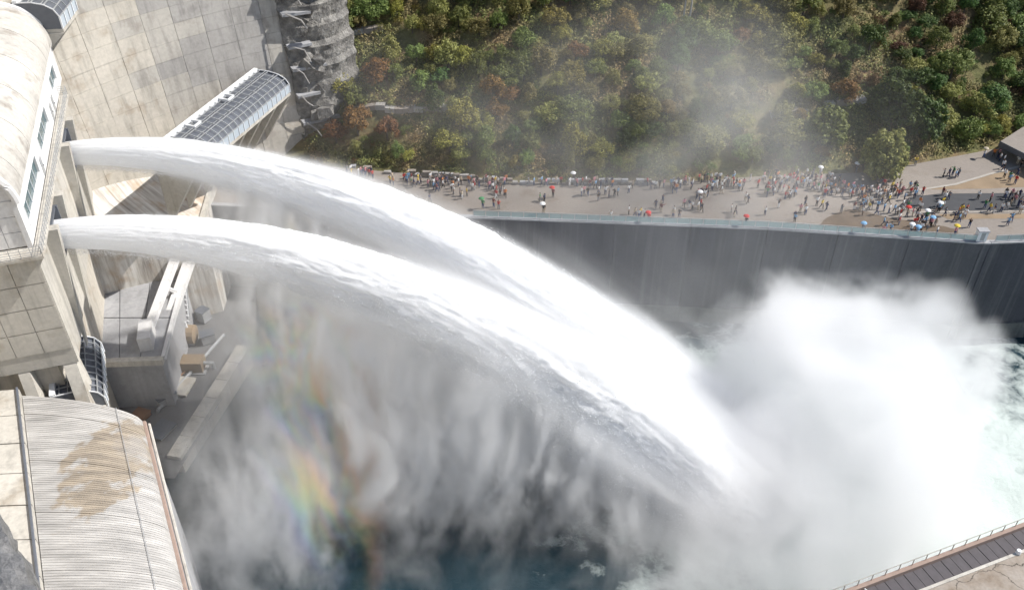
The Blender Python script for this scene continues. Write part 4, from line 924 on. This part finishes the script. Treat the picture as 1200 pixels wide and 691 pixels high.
# the rest of the crowd, packed too tightly to tell apart
names = list(CLOTH); mats = [CLOTH[n] for n in names] + [SKIN, HAIR, SHOE]; V, F, MI = [], [], []; nv = 0; cr = np.random.RandomState(3); kc = 0
src = {k: (np.array([v.co[:] for v in me.vertices]), [tuple(p.vertices) for p in me.polygons], [p.material_index for p in me.polygons]) for k, me in POSES.items() if k in ('stand', 'walk', 'hip')}
for (x0, x1, y0, y1), n in (((470, 690, 212, 219), 45), ((680, 890, 211, 222), 45), ((885, 985, 204, 226), 45), ((970, 1070, 220, 236), 40), ((1050, 1195, 232, 262), 20)):
    for _ in range(n):
        p = at(cr.uniform(x0, x1), cr.uniform(y0, y1), 0)
        if p.y > foot_y(p.x) - .7 or any((p.x - a) ** 2 + (p.y - b) ** 2 < .22 for a, b in taken): continue
        taken.append((p.x, p.y)); co, fs, mi = src[('stand', 'walk', 'hip')[cr.randint(3)]]; a = cr.uniform(0, 6.28); M = np.array(((math.cos(a), -math.sin(a), 0), (math.sin(a), math.cos(a), 0), (0, 0, 1)))
        V.append(co @ M.T * cr.uniform(.93, 1.06) + np.array((p.x, p.y, .012))); t = names.index(TOPS[cr.randint(len(TOPS))]); b = names.index(BOTS[cr.randint(len(BOTS))]); mp = {0: len(names), 1: t, 2: b, 3: len(names) + 1, 4: len(names) + 2}
        F += [tuple(q + nv for q in f) for f in fs]; MI += [mp[q] for q in mi]; nv += len(co)
me = bpy.data.meshes.new('crowd'); me.from_pydata(np.concatenate(V).tolist(), [], F); [me.materials.append(q) for q in mats]; me.polygons.foreach_set('material_index', MI)
tag(mesh_obj('crowd', me), 'tightly packed visitors filling the crowd along the foot of the slope', 'crowd', kind='stuff')
def jet_density(X, Y, Z):
    D, wx, wy = spray_field(X, Y, Z)
    # spray front spreading over the dark pool below the jets
    stk = vfbm(X * .38 + wx * 5, Y * .38 + wy * 5, Z * .07, 131, 5, .66); cl = vfbm(X * .08 + wx, Y * .08, Z * .08, 151, 4)
    fr = np.exp(-(((X + 19) / 16) ** 4 + ((Y - 77) / (13 + 10 * wx)) ** 4 + ((Z + 12) / 13) ** 4))
    fr = fr + .8 * np.exp(-(((X + 31) / 9) ** 4 + ((Y - 69) / 10) ** 4 + ((Z + 13) / 9) ** 4))
    rg = 1 - np.abs(2 * vfbm(X * .30 + wx * 6, Y * .30 + wy * 6, Z * .09 + wx * 3, 171, 4, .55) - 1)
    D += .078 * fr * (.35 + 1.9 * np.clip(rg - .55, 0, 1) / .45) * np.clip((stk - .44) * 11, .04, 4) * np.clip((cl - .36) * 5, .1, 2)
    return np.clip(D, 0, 2.5)
def warp(X, Y, Z):
    return [vfbm(X * .06 + o, Y * .06, Z * .06, sd, 3) - .5 for o, sd in ((0, 11), (0, 21), (3, 71))]
def plume_density(X, Y, Z):
    wx, wy, wz = warp(X, Y, Z)
    # plume thrown up where the jets strike the pool
    bil = vfbm(X * .11 + wx * 2.5, Y * .11 + wy * 2.5, Z * .11 + wz * 2.5, 81, 6, .62) - .5
    P = np.zeros_like(X)
    for (cx, cyy, cz, ax, ay, az, k) in PLUME:
        P += k * np.exp(-1.3 * (((X - cx + wx * 11) / ax) ** 2 + ((Y - cyy + wy * 11) / ay) ** 2 + ((Z - cz + wz * 11) / az) ** 2))
    D = .125 * np.clip((np.minimum(P, .9) * 1.1 + bil * 2.2 * np.clip(P * 2.5, 0, 1) - .34) * 4.2, 0, 1.3) * (.55 + .9 * np.clip(bil + .5, 0, 1))
    # low spray rolling over the pool
    low = np.exp(-np.clip(Z - WATER_Z, 0, 99) / 5.0) * vfbm(X * .09 + wx * 3, Y * .09 + wy * 3, Z * .1, 91, 5)
    D += .20 * np.clip(low - .2, 0, 1) * np.exp(-(((X - 30) / 21) ** 2 + ((Y - 74) / 22) ** 2))
    return np.clip(D, 0, 2.5)
def drift_density(X, Y, Z):
    wx, wy, wz = warp(X, Y, Z); D = np.zeros_like(X)
    # thin drift carried over the terrace and up the wooded slope
    n = vfbm(X * .06 + wx * 2, Y * .06 + wy * 2, Z * .06, 101, 4)
    for (cx, cyy, cz, ax, ay, az, k) in DRIFT:
        q = ((X - cx) / ax) ** 2 + ((Y - cyy) / ay) ** 2 + ((Z - cz) / az) ** 2
        D += k * np.exp(-q * 1.6) * np.clip((n - .28) * 2.6, .05, 2)
    return np.clip(D, 0, 2.5)
PLUME = [(48, 82, -12, 16, 13, 12, .95), (41, 90, -5, 11, 10, 11, .8), (50, 82, -3, 12, 11, 11, .75), (30, 92, -11, 10, 8, 11, .6), (56, 78, -14, 11, 11, 8, .45), (40, 73, -17, 20, 14, 5, .6), (28, 73, -14, 11, 8, 8, .8), (25, 67, -16, 12, 9, 6, .9), (39, 66, -15, 13, 9, 7, .75), (46, 90, -6, 12, 9, 12, .5)]
DRIFT = [(35, 121, 4, 20, 14, 15, .060), (24, 128, 13, 26, 15, 15, .040), (4, 120, -2, 28, 12, 15, .012), (22, 108, -8, 24, 10, 12, .035), (-40, 98, -8, 17, 16, 13, .018), (-5, 90, -6, 34, 16, 15, .012), (-10, 132, 6, 30, 14, 14, .022)]
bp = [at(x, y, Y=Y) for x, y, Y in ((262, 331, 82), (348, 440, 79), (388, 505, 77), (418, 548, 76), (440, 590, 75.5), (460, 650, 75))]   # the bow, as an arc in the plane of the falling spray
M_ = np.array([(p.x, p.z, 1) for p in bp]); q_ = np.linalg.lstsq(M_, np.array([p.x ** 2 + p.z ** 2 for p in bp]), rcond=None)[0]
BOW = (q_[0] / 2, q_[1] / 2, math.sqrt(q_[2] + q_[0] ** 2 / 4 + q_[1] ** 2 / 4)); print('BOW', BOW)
def make_spray(name, label, field, lo, hi, h, bow=False):
    lo, hi = np.array(lo), np.array(hi)
    res = np.floor((hi - lo) / h).astype(int) + 1; hi = lo + (res - 1) * h
    ax = [lo[i] + h * np.arange(res[i]) for i in range(3)]
    X, Y, Z = np.meshgrid(*[a.astype(np.float32) for a in ax], indexing='ij')
    D = field(X, Y, Z).astype(np.float32)
    e = 6                                                       # fade to nothing at the sides of the grid
    for a in range(3):
        i = np.arange(res[a]); w = np.clip(np.minimum(i, res[a] - 1 - i) / e, 0, 1)
        if a == 2: w = np.clip((res[a] - 1 - i) / e, 0, 1)
        sh = [1, 1, 1]; sh[a] = -1; D *= w.reshape(sh).astype(np.float32)
    D[D < .0015] = 0
    me = bpy.data.meshes.new('spray'); n = D.size
    me.vertices.add(n); me.attributes.new('dens', 'FLOAT', 'POINT').data.foreach_set('value', D.ravel())
    o = mesh_obj(name, me)
    ng = bpy.data.node_groups.new('spray_grid', 'GeometryNodeTree')
    ng.interface.new_socket('Geometry', in_out='INPUT', socket_type='NodeSocketGeometry'); ng.interface.new_socket('Geometry', in_out='OUTPUT', socket_type='NodeSocketGeometry')
    N = ng.nodes; L = ng.links
    gi = N.new('NodeGroupInput'); go = N.new('NodeGroupOutput')
    vc = N.new('GeometryNodeVolumeCube'); vc.inputs['Min'].default_value = tuple(lo); vc.inputs['Max'].default_value = tuple(hi)
    for k, a in zip(('Resolution X', 'Resolution Y', 'Resolution Z'), res): vc.inputs[k].default_value = int(a)
    pos = N.new('GeometryNodeInputPosition')
    sub = N.new('ShaderNodeVectorMath'); sub.operation = 'SUBTRACT'; L.new(pos.outputs[0], sub.inputs[0]); sub.inputs[1].default_value = tuple(lo)
    sc_ = N.new('ShaderNodeVectorMath'); sc_.operation = 'SCALE'; L.new(sub.outputs[0], sc_.inputs[0]); sc_.inputs['Scale'].default_value = 1 / h
    ad = N.new('ShaderNodeVectorMath'); ad.operation = 'ADD'; L.new(sc_.outputs[0], ad.inputs[0]); ad.inputs[1].default_value = (.5, .5, .5)
    fl = N.new('ShaderNodeVectorMath'); fl.operation = 'FLOOR'; L.new(ad.outputs[0], fl.inputs[0])
    dt = N.new('ShaderNodeVectorMath'); dt.operation = 'DOT_PRODUCT'; L.new(fl.outputs[0], dt.inputs[0]); dt.inputs[1].default_value = (res[1] * res[2], res[2], 1)
    ti = N.new('FunctionNodeFloatToInt'); ti.rounding_mode = 'ROUND'; L.new(dt.outputs['Value'], ti.inputs[0])
    na = N.new('GeometryNodeInputNamedAttribute'); na.data_type = 'FLOAT'; na.inputs['Name'].default_value = 'dens'
    si = N.new('GeometryNodeSampleIndex'); si.data_type = 'FLOAT'; si.domain = 'POINT'
    L.new(gi.outputs[0], si.inputs['Geometry']); L.new(na.outputs[0], si.inputs['Value']); L.new(ti.outputs[0], si.inputs['Index'])
    L.new(si.outputs[0], vc.inputs['Density'])
    sm = N.new('GeometryNodeSetMaterial'); L.new(vc.outputs[0], sm.inputs[0]); L.new(sm.outputs[0], go.inputs[0])
    m = bpy.data.materials.new('spray_volume'); m.use_nodes = True; t = m.node_tree; t.nodes.clear()
    pv = t.nodes.new('ShaderNodeVolumePrincipled'); pv.inputs['Color'].default_value = (.992, .993, .996, 1)
    pv.inputs['Density'].default_value = 1.0; pv.inputs['Anisotropy'].default_value = .25
    if bow:                                                 # rainbow painted into the spray colour: tinted along an arc standing in the spray
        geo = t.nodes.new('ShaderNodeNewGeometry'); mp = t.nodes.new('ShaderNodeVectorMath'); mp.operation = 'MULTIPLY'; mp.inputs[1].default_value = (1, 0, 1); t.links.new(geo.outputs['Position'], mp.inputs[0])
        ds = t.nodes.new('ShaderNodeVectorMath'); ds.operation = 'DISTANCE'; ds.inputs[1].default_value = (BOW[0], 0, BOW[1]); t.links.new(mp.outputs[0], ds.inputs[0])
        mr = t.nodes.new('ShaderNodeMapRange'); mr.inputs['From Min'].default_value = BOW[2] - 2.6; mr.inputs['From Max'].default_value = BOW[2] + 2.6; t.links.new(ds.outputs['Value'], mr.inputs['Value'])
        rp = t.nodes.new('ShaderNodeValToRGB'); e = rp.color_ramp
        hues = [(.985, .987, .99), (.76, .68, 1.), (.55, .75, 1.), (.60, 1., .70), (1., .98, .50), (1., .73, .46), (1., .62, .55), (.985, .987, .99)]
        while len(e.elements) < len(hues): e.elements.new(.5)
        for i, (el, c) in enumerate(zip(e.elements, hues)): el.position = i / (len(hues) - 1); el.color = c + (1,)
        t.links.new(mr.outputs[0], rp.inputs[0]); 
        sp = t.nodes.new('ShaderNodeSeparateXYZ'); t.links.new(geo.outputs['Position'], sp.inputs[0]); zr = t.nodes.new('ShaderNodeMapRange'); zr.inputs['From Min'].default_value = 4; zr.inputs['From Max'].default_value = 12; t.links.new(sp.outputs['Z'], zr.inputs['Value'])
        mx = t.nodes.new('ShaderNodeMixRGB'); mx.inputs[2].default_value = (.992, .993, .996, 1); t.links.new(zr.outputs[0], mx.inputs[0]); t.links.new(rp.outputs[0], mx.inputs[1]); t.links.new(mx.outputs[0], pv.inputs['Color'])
    out = t.nodes.new('ShaderNodeOutputMaterial'); t.links.new(pv.outputs[0], out.inputs['Volume'])
    sm.inputs['Material'].default_value = m; me.materials.append(m)
    md = o.modifiers.new('spray_grid', 'NODES'); md.node_group = ng
    return tag(o, label, 'spray', kind='stuff')
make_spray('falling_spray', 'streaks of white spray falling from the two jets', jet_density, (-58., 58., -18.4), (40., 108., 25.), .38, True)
make_spray('spray_plume', 'big white plume of spray where the jets strike the pool', plume_density, (8., 48., -18.4), (80., 114., 26.), .6)
make_spray('drifting_mist', 'thin mist drifting over the terrace, the yard and the slope', drift_density, (-62., 56., -18.4), (84., 154., 38.), 1.4)
